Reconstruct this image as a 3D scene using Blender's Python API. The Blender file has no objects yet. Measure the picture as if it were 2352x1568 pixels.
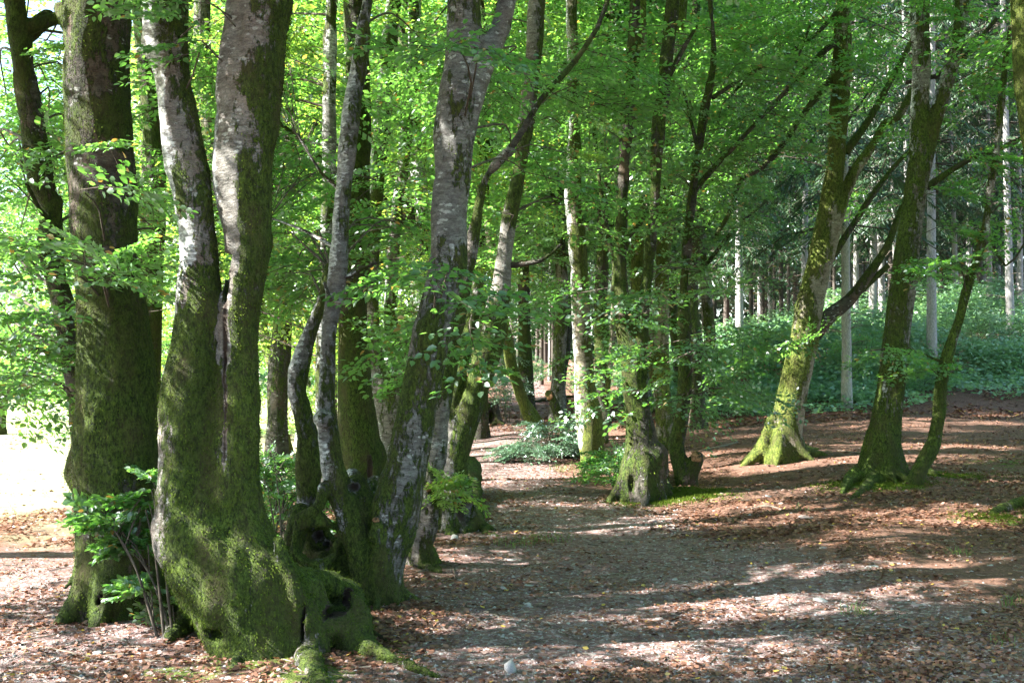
import bpy, math, time
import numpy as np
from mathutils import Vector, Matrix
T0 = time.time()
sc = bpy.context.scene
col = sc.collection
R = np.random.default_rng(7)

# ------------------------------------------------------------------ camera, sky, sun, exposure
FPX = 2613.0                      # focal length in pixels of a 2352 px wide picture
CAMZ = 1.6
TH = math.atan((870 - 784) / FPX)
cam = bpy.data.objects.new('camera', bpy.data.cameras.new('camera'))
col.objects.link(cam); sc.camera = cam
cam.location = (0, 0, CAMZ)
cam.rotation_euler = (math.pi / 2 + TH, 0, 0)
cam.data.sensor_width = 36.0
cam.data.lens = 36.0 * FPX / 2352
cam.data.clip_start = 0.1; cam.data.clip_end = 800
SUN_EL, SUN_AZ = 38.0, -97.0      # azimuth clockwise from +Y (the view direction): from the left
w = bpy.data.worlds.new('World'); sc.world = w; w.use_nodes = True
sky = w.node_tree.nodes.new('ShaderNodeTexSky'); sky.sky_type = 'NISHITA'; sky.sun_disc = False
sky.sun_elevation = math.radians(SUN_EL); sky.sun_rotation = math.radians(SUN_AZ % 360)
sky.air_density = 1.0; sky.dust_density = 1.2; sky.ozone_density = 1.0
w.node_tree.links.new(sky.outputs[0], w.node_tree.nodes['Background'].inputs[0])
w.node_tree.nodes['Background'].inputs[1].default_value = 0.075
SDIR = np.array([math.sin(math.radians(SUN_AZ)) * math.cos(math.radians(SUN_EL)),
                 math.cos(math.radians(SUN_AZ)) * math.cos(math.radians(SUN_EL)), math.sin(math.radians(SUN_EL))])
sl = bpy.data.lights.new('sun', 'SUN'); sl.energy = 5.0; sl.angle = math.radians(0.5); sl.color = (1.0, 0.96, 0.89)
so = bpy.data.objects.new('sun', sl); col.objects.link(so)
so.rotation_euler = Vector(SDIR).to_track_quat('Z', 'Y').to_euler(); so.location = (-20, 0, 30)
sc.view_settings.view_transform = 'Standard'; sc.view_settings.look = 'None'
sc.view_settings.exposure = 3.15; sc.view_settings.gamma = 1.0; sc.view_settings.use_curve_mapping = False
cy = sc.cycles
cy.max_bounces = 7; cy.diffuse_bounces = 4; cy.transmission_bounces = 5; cy.glossy_bounces = 2; cy.transparent_max_bounces = 4
cy.caustics_reflective = False; cy.caustics_refractive = False
cy.use_denoising = True; cy.sample_clamp_indirect = 6.0
cy.use_adaptive_sampling = True; cy.adaptive_threshold = 0.02

# ------------------------------------------------------------------ helpers
def sstep(a, b, x):
    t = np.clip((np.asarray(x, float) - a) / (b - a), 0, 1); return t * t * (3 - 2 * t)

_lat = {}
def vnoise(P, scale, seed=0, stretch=(1, 1, 1)):
    """trilinear value noise in -1..1; scale = size of a cell in metres"""
    if seed not in _lat: _lat[seed] = np.random.default_rng(1000 + seed).random((32, 32, 32), dtype=np.float32) * 2 - 1
    L = _lat[seed]
    q = np.asarray(P, np.float32) / (np.array(stretch, np.float32) * scale)
    i = np.floor(q).astype(np.int64); f = q - i; f = f * f * (3 - 2 * f); i &= 31; j = (i + 1) & 31
    x0, y0, z0 = i[..., 0], i[..., 1], i[..., 2]; x1, y1, z1 = j[..., 0], j[..., 1], j[..., 2]
    fx, fy, fz = f[..., 0], f[..., 1], f[..., 2]
    a = L[x0, y0, z0] * (1 - fx) + L[x1, y0, z0] * fx; b = L[x0, y1, z0] * (1 - fx) + L[x1, y1, z0] * fx
    c = L[x0, y0, z1] * (1 - fx) + L[x1, y0, z1] * fx; d = L[x0, y1, z1] * (1 - fx) + L[x1, y1, z1] * fx
    return (a * (1 - fy) + b * fy) * (1 - fz) + (c * (1 - fy) + d * fy) * fz

PC = ([-50, 0, 12, 18, 24, 30, 45, 60, 90, 160, 400], [0, 0, 0, .1, .3, .5, .95, 1.6, 3, 5, 9])
PR = ([-50, 0, 8, 12, 18, 24, 30, 38, 45, 60, 90, 160, 400], [0, 0, .05, .2, .45, .6, .8, 1.9, 3.0, 4.6, 6.5, 10, 14])
def hgt(x, y):
    x = np.asarray(x, float); y = np.asarray(y, float)
    u = x / np.maximum(y, 4.0)
    wc = sstep(-.13, 0, u); wr = sstep(.05, .35, u)
    z = wc * (np.interp(y, *PC) * (1 - wr) + np.interp(y, *PR) * wr)
    z = z + sstep(.4, .8, u) * .3
    P = np.stack([x, y, x * 0], -1)
    z = z + .07 * vnoise(P, 2.3, 1) * wc + .028 * vnoise(P, .6, 2) + .009 * vnoise(P, .22, 3)
    m = at_flat(1520, 1150, 14.6)
    z = z + .13 * np.exp(-(((x - m[0]) / .75) ** 2 + ((y - m[1]) / .7) ** 2))
    return z

def ray(px, py):
    d = np.array([(px - 1176) / FPX, 0, 0]) + np.array([0, math.cos(TH), math.sin(TH)]) + \
        (784 - py) / FPX * np.array([0, -math.sin(TH), math.cos(TH)])
    return d / d[1]
def at_flat(px, py, D):
    d = ray(px, py); return np.array([0, 0, CAMZ]) + d * D
at = at_flat
def ground_at(px, py, lift=0.0):
    d = ray(px, py); ys = np.concatenate([np.arange(2, 30, .02), np.arange(30, 150, .1)])
    below = (CAMZ + d[2] * ys) <= hgt(d[0] * ys, ys)
    D = ys[np.argmax(below)] if below.any() else 150.0
    p = np.array([d[0] * D, D, 0]); p[2] = hgt(p[0], p[1]) + lift
    return p

def mesh(name, V, faces, mats, attrs=None, smooth=False, matidx=None):
    """faces: an int array (n,3|4) or a list of such arrays"""
    me = bpy.data.meshes.new(name)
    V = np.ascontiguousarray(V, np.float32)
    if not isinstance(faces, list): faces = [faces]
    faces = [np.asarray(f, np.int32) for f in faces if len(f)]
    me.vertices.add(len(V)); me.vertices.foreach_set('co', V.ravel())
    nl = sum(f.size for f in faces); nf = sum(len(f) for f in faces)
    me.loops.add(nl); me.polygons.add(nf)
    me.loops.foreach_set('vertex_index', np.concatenate([f.ravel() for f in faces]))
    tot = np.concatenate([np.full(len(f), f.shape[1], np.int32) for f in faces])
    st = np.concatenate([[0], np.cumsum(tot)[:-1]]).astype(np.int32)
    me.polygons.foreach_set('loop_start', st); me.polygons.foreach_set('loop_total', tot)
    if smooth: me.polygons.foreach_set('use_smooth', np.ones(nf, bool))
    for m in (mats if isinstance(mats, (list, tuple)) else [mats]): me.materials.append(m)
    if matidx is not None: me.polygons.foreach_set('material_index', np.asarray(matidx, np.int32))
    for k, a in (attrs or {}).items():
        A = me.attributes.new(k, 'FLOAT', 'POINT'); A.data.foreach_set('value', np.ascontiguousarray(a, np.float32))
    me.update(calc_edges=True)
    return me
def link(name, data, parent=None, loc=None, kind=None):
    o = bpy.data.objects.new(name, data); col.objects.link(o)
    if parent is not None: o.parent = parent
    if loc is not None: o.location = loc
    if kind: o['kind'] = kind
    return o
def thing(name, label, cat, loc, group=None):
    o = link(name, None, loc=tuple(loc)); o.empty_display_size = .2
    o['label'] = label; o['category'] = cat
    if group: o['group'] = group
    return o
def tagged(o, label, cat, group=None):
    o['label'] = label; o['category'] = cat
    if group: o['group'] = group
    return o

# ------------------------------------------------------------------ materials
class NT:
    def __init__(s, name):
        s.m = bpy.data.materials.new(name); s.m.use_nodes = True; s.t = s.m.node_tree; s.t.nodes.clear()
        s.out = s.n('ShaderNodeOutputMaterial')
    def n(s, t, ins=None, **kw):
        x = s.t.nodes.new(t)
        for k, v in kw.items(): setattr(x, k, v)
        for k, v in (ins or {}).items():
            if isinstance(v, bpy.types.NodeSocket): s.t.links.new(v, x.inputs[k])
            else: x.inputs[k].default_value = v
        return x
    def noise(s, vec, scale, detail=3, rough=.6, dist=0):
        return s.n('ShaderNodeTexNoise', {'Vector': vec, 'Scale': scale, 'Detail': detail, 'Roughness': rough, 'Distortion': dist}).outputs[0]
    def ramp(s, fac, stops, interp='LINEAR'):
        r = s.n('ShaderNodeValToRGB', {0: fac}); cr = r.color_ramp; cr.interpolation = interp
        while len(cr.elements) > 1: cr.elements.remove(cr.elements[-1])
        for i, (p, c) in enumerate(stops):
            e = cr.elements[0] if i == 0 else cr.elements.new(p)
            e.position = p; e.color = (*c, 1) if isinstance(c, tuple) else (c, c, c, 1)
        return r.outputs[0]
    def mix(s, f, a, b, typ='MIX'):
        x = s.n('ShaderNodeMix', data_type='RGBA', blend_type=typ)
        for i, v in ((0, f), (6, a), (7, b)):
            if isinstance(v, bpy.types.NodeSocket): s.t.links.new(v, x.inputs[i])
            else: x.inputs[i].default_value = (*v, 1) if isinstance(v, tuple) else v
        return x.outputs[2]
    def math(s, op, a, b=0.0, clamp=False):
        return s.n('ShaderNodeMath', {0: a, 1: b}, operation=op, use_clamp=clamp).outputs[0]
    def attr(s, name): return s.n('ShaderNodeAttribute', attribute_name=name).outputs['Fac']
    def map(s, vec, scale=(1, 1, 1)): return s.n('ShaderNodeMapping', {'Vector': vec, 'Scale': scale}).outputs[0]
    def fin(s, sh): s.t.links.new(sh, s.out.inputs[0]); return s.m

def bark_material(name, bark=((.10, .092, .08), (.22, .21, .19)), moss=((.014, .026, .005), (.11, .165, .024)), spots=.5, brown=.35):
    N = NT(name)
    co = N.n('ShaderNodeTexCoord').outputs['Object']
    up = N.map(co, (1, 1, .45)); hz = N.map(co, (1, 1, 2.6))
    fine = N.noise(up, 38, 4, .65); big = N.noise(up, 3.2, 3); blot = N.noise(hz, 9, 4, .6)
    base = N.mix(N.ramp(blot, [(.35, 0.), (.65, 1.)]), bark[0], bark[1])
    sp = N.n('ShaderNodeTexVoronoi', {'Vector': hz, 'Scale': 13, 'Randomness': 1.0}).outputs['Distance']
    spf = N.math('SUBTRACT', N.noise(co, 5.5, 5, .7), N.math('MULTIPLY', sp, .35))
    spm = N.ramp(spf, [(.50 - .12 * spots, 0.), (.535 - .12 * spots, 1.)])
    base = N.mix(N.math('MULTIPLY', spm, .7), base, (.42, .44, .41))
    base = N.mix(N.ramp(N.noise(hz, 6.5, 5, .75), [(.56, 0.), (.66, .85)]), base, (.07, .06, .048))
    base = N.mix(N.math('MULTIPLY', N.ramp(big, [(.5, 0.), (.68, 1.)]), brown), base, (.15, .09, .055))
    pale = N.ramp(N.math('ADD', N.attr('pale'), N.math('MULTIPLY', N.math('SUBTRACT', N.noise(hz, 14, 5, .75), .5), 1.1)), [(.36, 0.), (.44, 1.)])
    base = N.mix(N.math('MULTIPLY', pale, .85), base, N.mix(N.ramp(N.noise(hz, 16, 4), [(.42, 0.), (.62, 1.)]), (.24, .245, .24), (.72, .74, .73)))
    base = N.mix(1.0, base, N.ramp(N.math('ADD', N.math('MULTIPLY', N.noise(hz, 34, 5, .8), .6), N.math('MULTIPLY', N.noise(hz, 90, 3, .7), .4)), [(.36, .34), (.50, .9), (.64, 1.3)]), 'MULTIPLY')
    base = N.mix(N.attr('rot_shade'), base, (.022, .014, .009))  # hollows and clefts: rotten brown, with their shade put into the colour
    m = N.attr('moss')
    mf = N.math('ADD', N.math('ADD', N.math('MULTIPLY', N.math('SUBTRACT', fine, .5), 1.1), N.math('MULTIPLY', N.math('SUBTRACT', N.noise(up, 9, 5, .75), .5), 2.0)), m)
    mm = N.ramp(mf, [(.42, 0.), (.56, 1.)])
    tuft = N.noise(N.map(co, (1, 1, .55)), 75, 3, .7)
    mot = N.math('ADD', N.math('MULTIPLY', tuft, .45), N.math('MULTIPLY', N.noise(N.map(co, (1, 1, .5)), 34, 5, .8), .75))
    mc = N.mix(N.ramp(mot, [(.52, 0.), (.69, 1.)]), moss[0], moss[1])
    mc = N.mix(N.ramp(N.noise(up, 2.2, 4, .6), [(.4, 0.), (.62, .75)]), mc, N.mix(N.ramp(mot, [(.42, 0.), (.74, 1.)]), (.012, .02, .004), (.05, .075, .012)))
    mc = N.mix(N.ramp(N.noise(up, 6, 3), [(.45, 0.), (.68, .55)]), mc, (.075, .06, .026))
    colr = N.mix(mm, base, mc)
    h1 = N.math('ADD', N.math('MULTIPLY', mm, .3), N.math('MULTIPLY', N.math('MULTIPLY', mot, mm), 1.5))
    h2 = N.math('ADD', h1, N.math('MULTIPLY', N.noise(hz, 30, 5, .7), .4))
    bp = N.n('ShaderNodeBump', {'Height': h2, 'Strength': 1.0, 'Distance': .035})
    b = N.n('ShaderNodeBsdfPrincipled', {'Base Color': colr, 'Roughness': .9, 'Specular IOR Level': .25, 'Normal': bp.outputs[0]})
    return N.fin(b.outputs[0])

def leaf_material(name, dif, trn, dif2, trn2, gloss=.09, tmix=.55, rare=None, rough=.46):
    """two leaf colours mixed by the per-leaf number 'var'"""
    N = NT(name); v = N.attr('var')
    f = N.ramp(v, [(0., 0.), (.9, 1.)])
    cd = N.mix(f, dif, dif2); ct = N.mix(f, trn, trn2)
    if rare:
        rf = N.ramp(v, [(.965, 0.), (.97, 1.)], 'CONSTANT')
        cd = N.mix(rf, cd, rare[0]); ct = N.mix(rf, ct, rare[1])
    d = N.n('ShaderNodeBsdfDiffuse', {'Color': cd}); t = N.n('ShaderNodeBsdfTranslucent', {'Color': ct})
    mx = N.n('ShaderNodeMixShader', {0: tmix, 1: d.outputs[0], 2: t.outputs[0]})
    g = N.n('ShaderNodeBsdfGlossy', {'Color': (.9, .95, 1, 1), 'Roughness': rough})
    m2 = N.n('ShaderNodeMixShader', {0: gloss, 1: mx.outputs[0], 2: g.outputs[0]})
    return N.fin(m2.outputs[0])

def plain(name, c1, c2, scale=20, rough=.9, bump=.3, dist=.01, stretch=(1, 1, 1)):
    N = NT(name); co = N.map(N.n('ShaderNodeTexCoord').outputs['Object'], stretch)
    n = N.noise(co, scale, 5, .7)
    c = N.mix(N.ramp(n, [(.35, 0.), (.65, 1.)]), c1, c2)
    bp = N.n('ShaderNodeBump', {'Height': n, 'Strength': bump, 'Distance': dist})
    return N.fin(N.n('ShaderNodeBsdfPrincipled', {'Base Color': c, 'Roughness': rough, 'Normal': bp.outputs[0], 'Specular IOR Level': .3}).outputs[0])

M = {}
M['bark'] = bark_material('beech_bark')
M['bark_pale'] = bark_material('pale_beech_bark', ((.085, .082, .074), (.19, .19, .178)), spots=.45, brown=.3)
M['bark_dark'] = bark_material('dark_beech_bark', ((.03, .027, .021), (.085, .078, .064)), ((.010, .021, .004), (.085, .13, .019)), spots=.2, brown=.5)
M['bark_sunny'] = bark_material('sunlit_mossy_beech_bark', ((.15, .13, .09), (.27, .25, .19)), ((.035, .055, .01), (.19, .23, .04)), spots=.3, brown=.3)  # brighter copy of the bark: sunlight put into bark and moss colours
M['spruce'] = plain('spruce_bark_grey', (.15, .146, .14), (.40, .385, .37), 9, .9, .6, .02, (1, 1, 1.4))
M['spruce_dark'] = plain('spruce_bark_brown', (.045, .036, .03), (.11, .095, .08), 9, .9, .6, .02, (1, 1, .4))
M['leaf'] = leaf_material('beech_leaf', (.028, .09, .025), (.15, .42, .045), (.06, .145, .045), (.28, .58, .09), rare=((.25, .16, .03), (.5, .3, .05)))
M['leaf_dark'] = leaf_material('beech_leaf_deep_green', (.02, .065, .022), (.10, .30, .035), (.04, .11, .038), (.22, .47, .065), gloss=.12, rare=((.2, .15, .03), (.4, .25, .05)))
M['leaf_yellow'] = leaf_material('beech_leaf_yellow_green', (.05, .125, .025), (.27, .54, .05), (.11, .18, .04), (.50, .72, .09), rare=((.3, .17, .03), (.55, .3, .05)))
M['leaf_holly'] = leaf_material('holly_leaf', (.06, .13, .07), (.08, .2, .07), (.13, .23, .14), (.15, .3, .12), gloss=.24, tmix=.25, rough=.3)
M['leaf_under'] = leaf_material('bramble_leaf', (.08, .19, .085), (.2, .44, .12), (.17, .32, .15), (.36, .62, .19), gloss=.09, tmix=.4)
M['needle'] = leaf_material('spruce_needle', (.018, .05, .02), (.04, .1, .03), (.045, .095, .035), (.09, .18, .05), gloss=.05, tmix=.35)
M['twig'] = plain('twig_bark', (.035, .028, .02), (.1, .085, .065), 30)
M['litter'] = leaf_material('fallen_leaf', (.085, .036, .022), (.1, .035, .018), (.26, .13, .08), (.26, .11, .055), gloss=.05, tmix=.2, rare=((.42, .3, .06), (.4, .25, .05)), rough=.5)
M['stone'] = plain('pale_stone', (.2, .195, .19), (.36, .35, .34), 14)
M['stone_grey'] = plain('grey_stone', (.17, .13, .12), (.31, .25, .235), 14)
M['cut'] = plain('cut_wood', (.07, .035, .018), (.36, .2, .10), 34)
M['hollow'] = plain('rotten_wood', (.03, .02, .014), (.08, .055, .035), 24)
M['moss'] = leaf_material('moss_tuft', (.02, .04, .006), (.03, .06, .008), (.11, .155, .025), (.13, .2, .025), gloss=0.0, tmix=.25)
M['moss_green'] = leaf_material('green_moss_tuft', (.03, .055, .008), (.05, .09, .012), (.10, .14, .02), (.12, .17, .025), gloss=0.0, tmix=.25)
M['grass'] = leaf_material('grass_blade', (.07, .14, .03), (.15, .26, .05), (.15, .22, .06), (.25, .35, .09), gloss=.03, tmix=.4)
M['deadtwig'] = plain('dead_twig', (.09, .07, .055), (.24, .2, .16), 30)

# ------------------------------------------------------------------ the ground
def ground_material():
    N = NT('forest_floor')
    co = N.n('ShaderNodeNewGeometry').outputs['Position']
    field = N.attr('field'); litter = N.attr('litter'); moss = N.attr('moss')
    grain = N.noise(co, 26, 6, .75); mid = N.noise(co, 5, 5, .7)
    vor = N.n('ShaderNodeTexVoronoi', {'Vector': co, 'Scale': 38}).outputs['Color']
    vb = N.n('ShaderNodeSeparateColor', {0: vor}).outputs[0]
    earth = N.mix(N.ramp(grain, [(.3, 0.), (.7, 1.)]), (.085, .054, .05), (.31, .195, .18))
    earth = N.mix(N.ramp(vb, [(.80, 0.), (.86, .8)]), earth, (.30, .28, .265))
    lit = N.mix(N.ramp(N.noise(co, 42, 4, .8), [(.32, 0.), (.66, 1.)]), (.075, .038, .027), (.24, .135, .095))
    lf = N.ramp(N.math('ADD', N.math('MULTIPLY', N.math('SUBTRACT', mid, .5), 1.2), litter), [(.36, 0.), (.64, 1.)])
    c = N.mix(lf, earth, lit)
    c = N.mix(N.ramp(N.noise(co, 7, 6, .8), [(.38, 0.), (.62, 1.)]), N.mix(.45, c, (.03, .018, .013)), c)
    mo = N.mix(N.ramp(N.noise(co, 60, 3), [(.3, 0.), (.7, 1.)]), (.05, .085, .012), (.14, .19, .03))
    c = N.mix(N.ramp(N.math('ADD', N.math('MULTIPLY', N.math('SUBTRACT', N.noise(co, 9, 5, .7), .5), 1.2), moss), [(.46, 0.), (.6, .9)]), c, mo)
    gr = N.mix(N.ramp(N.noise(co, 1.5, 5), [(.3, 0.), (.7, 1.)]), (.16, .19, .09), (.34, .35, .2))
    c = N.mix(field, c, gr)
    hh = N.math('ADD', grain, N.math('MULTIPLY', N.noise(co, 80, 3), .6))
    bp = N.n('ShaderNodeBump', {'Height': hh, 'Strength': .9, 'Distance': .03})
    return N.fin(N.n('ShaderNodeBsdfPrincipled', {'Base Color': c, 'Roughness': .95, 'Normal': bp.outputs[0], 'Specular IOR Level': .2}).outputs[0])
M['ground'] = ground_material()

def path_w(x, y):
    """0..1: how much bare gravel and trodden earth (the path) there is at x, y"""
    u = x / np.maximum(y, 3.0)
    c = np.interp(y, [0, 5, 8, 12, 18, 24, 30, 45], [1.6, 1.3, 1.2, .6, -.25, -.35, .1, .6])
    hw = np.interp(y, [0, 6, 10, 14, 20, 30], [2.6, 2.3, 1.7, 1.3, 1.1, .9])
    a = 1 - sstep(.6, 1.25, np.abs(x - c) / hw)
    b = 1 - sstep(-2.6, -1.2, x); b = b * (1 - sstep(9, 12, y))   # trodden earth by the left trees
    return np.maximum(a, b * .95)
def field_w(x, y):
    e = np.interp(y, [0, 9, 12, 20, 40, 120], [-14, -8.5, -4.2, -3.6, -5.0, -14])
    P = np.stack([x, y, x * 0], -1); return 1 - sstep(e - 2.2, e + .6, x + 1.6 * vnoise(P, 1.9, 4) + .9 * vnoise(P, .5, 5))
MOSSY = []          # (x, y, r, amount)
def gmoss(x, y):
    m = np.zeros_like(np.asarray(x, float))
    for (a, b, r, s) in MOSSY: m = np.maximum(m, s * np.exp(-((x - a) ** 2 + (y - b) ** 2) / (r * r)))
    return m
for px, py, r, s in ((1500, 1140, .55, 1.0), (1600, 1128, .45, 1.0), (560, 1520, .45, .75), (420, 1545, .5, .6), (1800, 1050, .6, .6), (2010, 1110, .8, .8),
                     (2150, 1085, .9, .6), (2300, 1190, .7, .8), (1370, 1085, .5, .6), (2330, 1060, 1.5, .5), (1260, 1240, .35, .45),
                     (1400, 1075, .5, .7), (700, 1540, .4, .8), (1680, 970, 1.4, .5), (2100, 950, 2.0, .5), (880, 1500, .4, .6)):
    p = ground_at(px, py); MOSSY.append((p[0], p[1], r, s))

def axis(lo, hi, fine_lo, fine_hi, f, g=1.09):
    a = list(np.arange(fine_lo, fine_hi, f)); s = f
    x = fine_lo
    while x > lo: s *= g; x -= s; a.insert(0, x)
    x = a[-1]; s = f
    while x < hi: s *= g; x += s; a.append(x)
    return np.array(a)
gx = axis(-300, 300, -4.5, 5.5, .06, 1.07); gy = axis(-120, 420, 3.6, 15, .06, 1.045)
GX, GY = np.meshgrid(gx, gy); gxf, gyf = GX.ravel(), GY.ravel()
nx, ny = len(gx), len(gy)
ii = (np.arange(ny - 1)[:, None] * nx + np.arange(nx - 1)[None]).ravel()
F = np.stack([ii, ii + 1, ii + nx + 1, ii + nx], -1)
fw = field_w(gxf, gyf); pw = path_w(gxf, gyf)
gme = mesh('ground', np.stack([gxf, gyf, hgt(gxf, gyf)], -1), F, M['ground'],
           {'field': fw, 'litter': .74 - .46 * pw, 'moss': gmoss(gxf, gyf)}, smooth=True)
ground = link('ground', gme, kind='structure')
print('ground', nx * ny, time.time() - T0)

# ------------------------------------------------------------------ smooth solids from capsules (surface nets)
def surface_nets(Fg, org, h):
    S = Fg < 0; nx, ny, nz = Fg.shape
    corner = [(a, b, c) for a in (0, 1) for b in (0, 1) for c in (0, 1)]
    cnt = np.zeros((nx - 1, ny - 1, nz - 1), np.int8)
    for a, b, c in corner: cnt += S[a:nx - 1 + a, b:ny - 1 + b, c:nz - 1 + c]
    act = (cnt > 0) & (cnt < 8); I = np.argwhere(act); n = len(I)
    idx = np.full(act.shape, -1, np.int32); idx[act] = np.arange(n)
    acc = np.zeros((n, 3)); num = np.zeros(n)
    vals = {c: Fg[I[:, 0] + c[0], I[:, 1] + c[1], I[:, 2] + c[2]] for c in corner}
    for c in corner:
        for ax in range(3):
            if c[ax] == 0:
                d = list(c); d[ax] = 1; d = tuple(d)
                a, b = vals[c], vals[d]; x = (a < 0) != (b < 0)
                t = np.where(x, a / np.where(x, a - b, 1), 0)
                p = np.tile(np.array(c, float), (n, 1)); p[:, ax] += t
                acc += p * x[:, None]; num += x
    V = org + (I + acc / num[:, None]) * h
    quads = []
    for ax in range(3):
        b, c = (ax + 1) % 3, (ax + 2) % 3
        sl0 = [slice(None)] * 3; sl1 = [slice(None)] * 3
        sl0[ax] = slice(0, -1); sl1[ax] = slice(1, None)
        for q in (b, c): sl0[q] = slice(1, -1); sl1[q] = slice(1, -1)
        s0, s1 = S[tuple(sl0)], S[tuple(sl1)]
        E = np.argwhere(s0 != s1); flip = s0[tuple(E.T)]
        off = np.zeros(3, int); off[b] = 1; off[c] = 1; E = E + off
        def cell(db, dc):
            e = E.copy(); e[:, b] -= db; e[:, c] -= dc; return idx[e[:, 0], e[:, 1], e[:, 2]]
        q = np.stack([cell(0, 0), cell(1, 0), cell(1, 1), cell(0, 1)], -1)
        q[~flip] = q[~flip][:, ::-1]
        quads.append(q)
    return V, np.concatenate(quads)

def sdf(prims, h, seed, amp=1.0, clip_ground=True):
    """prims: ('cap', p0, p1, r0, r1, k) or ('sub', centre, radii, k)"""
    lo = np.full(3, 1e9); hi = -lo
    for p in prims:
        if p[0] == 'cap':
            for q, r in ((p[1], p[3]), (p[2], p[4])): lo = np.minimum(lo, q - r - .08 - 3 * h); hi = np.maximum(hi, q + r + .08 + 3 * h)
    n = np.ceil((hi - lo) / h).astype(int) + 1
    Fg = np.full(n, 1.0, np.float32)
    ax = [lo[i] + np.arange(n[i]) * h for i in range(3)]
    def block(a, b):
        s = [slice(max(0, int((a[i] - lo[i]) / h)), min(n[i], int((b[i] - lo[i]) / h) + 2)) for i in range(3)]
        g = np.meshgrid(*[ax[i][s[i]] for i in range(3)], indexing='ij')
        return tuple(s), np.stack(g, -1).astype(np.float32)
    groups = {}
    for p in prims:
        if p[0] == 'cap': groups.setdefault(p[6], []).append(p)
    for g in groups.values():
        k = max(p[5] for p in g); Tg = np.full(n, 1.0, np.float32)
        for _, a, b, r0, r1, _k, _g in g:
            m = max(r0, r1) + max(.09, 2 * k) + 2 * h
            s, P = block(np.minimum(a, b) - m, np.maximum(a, b) + m)
            if 0 in P.shape: continue
            d = b - a; t = np.clip(((P - a) @ d) / max(d @ d, 1e-9), 0, 1)
            dist = np.linalg.norm(P - a - t[..., None] * d.astype(np.float32), axis=-1) - (r0 + (r1 - r0) * t)
            Tg[s] = np.minimum(Tg[s], dist)
        hh = np.clip(.5 + .5 * (Fg - Tg) / k, 0, 1); Fg = Fg * (1 - hh) + Tg * hh - k * hh * (1 - hh)
        Fg = Fg.astype(np.float32)
    for p in prims:
        if p[0] == 'cap':
            continue
            _, a, b, r0, r1, k = p; m = max(r0, r1) + max(.06, 2 * k) + 2 * h
            s, P = block(np.minimum(a, b) - m, np.maximum(a, b) + m)
            if 0 in P.shape: continue
            d = b - a; t = np.clip(((P - a) @ d) / max(d @ d, 1e-9), 0, 1)
            dist = np.linalg.norm(P - a - t[..., None] * d.astype(np.float32), axis=-1) - (r0 + (r1 - r0) * t)
            old = Fg[s]; hh = np.clip(.5 + .5 * (old - dist) / k, 0, 1)
            Fg[s] = old * (1 - hh) + dist * hh - k * hh * (1 - hh)
        else:
            _, c, rad, k = p; rad = np.asarray(rad, float); m = rad.max() + 2 * k
            s, P = block(c - m, c + m)
            if 0 in P.shape: continue
            q = (P - c) / rad; dist = -(np.linalg.norm(q, axis=-1) - 1) * rad.min()
            old = Fg[s]; hh = np.clip(.5 - .5 * (old - dist) / k, 0, 1)
            Fg[s] = old * (1 - hh) + dist * hh + k * hh * (1 - hh)
    near = np.abs(Fg) < .12
    I = np.argwhere(near); P = lo + I * h
    f = Fg[near]
    f = f + amp * (.018 * vnoise(P, .30, seed, (1, 1, 1.6)) + .012 * vnoise(P, .11, seed + 1, (1, 1, 2.2)) + (.006 * vnoise(P, .045, seed + 2, (1, 1, 2)) if h < .03 else 0))
    Fg[near] = f
    V, Q = surface_nets(Fg, lo, h)
    return V, Q

def vnormals(V, Q):
    n = np.cross(V[Q[:, 2]] - V[Q[:, 0]], V[Q[:, 3 if Q.shape[1] == 4 else 1]] - V[Q[:, 1 if Q.shape[1] == 4 else 0]])
    N = np.zeros_like(V, dtype=float)
    for k in range(Q.shape[1]): np.add.at(N, Q[:, k], n)
    return N / np.maximum(np.linalg.norm(N, axis=1, keepdims=True), 1e-9)

def spline(P, step):
    """Catmull-Rom through rows of P (any width), about one sample per step metres"""
    P = np.asarray(P, float)
    if len(P) == 2: P = np.array([P[0], (P[0] + P[1]) / 2, P[1]])
    A = np.vstack([2 * P[0] - P[1], P, 2 * P[-1] - P[-2]]); out = []
    for i in range(1, len(A) - 2):
        n = max(1, int(np.linalg.norm(A[i + 1, :3] - A[i, :3]) / step))
        t = (np.arange(n) / n)[:, None]
        p0, p1, p2, p3 = A[i - 1], A[i], A[i + 1], A[i + 2]
        out.append(.5 * (2 * p1 + (p2 - p0) * t + (2 * p0 - 5 * p1 + 4 * p2 - p3) * t ** 2 + (3 * p1 - p0 - 3 * p2 + p3) * t ** 3))
    out.append(P[-1:]); return np.vstack(out)

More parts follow.
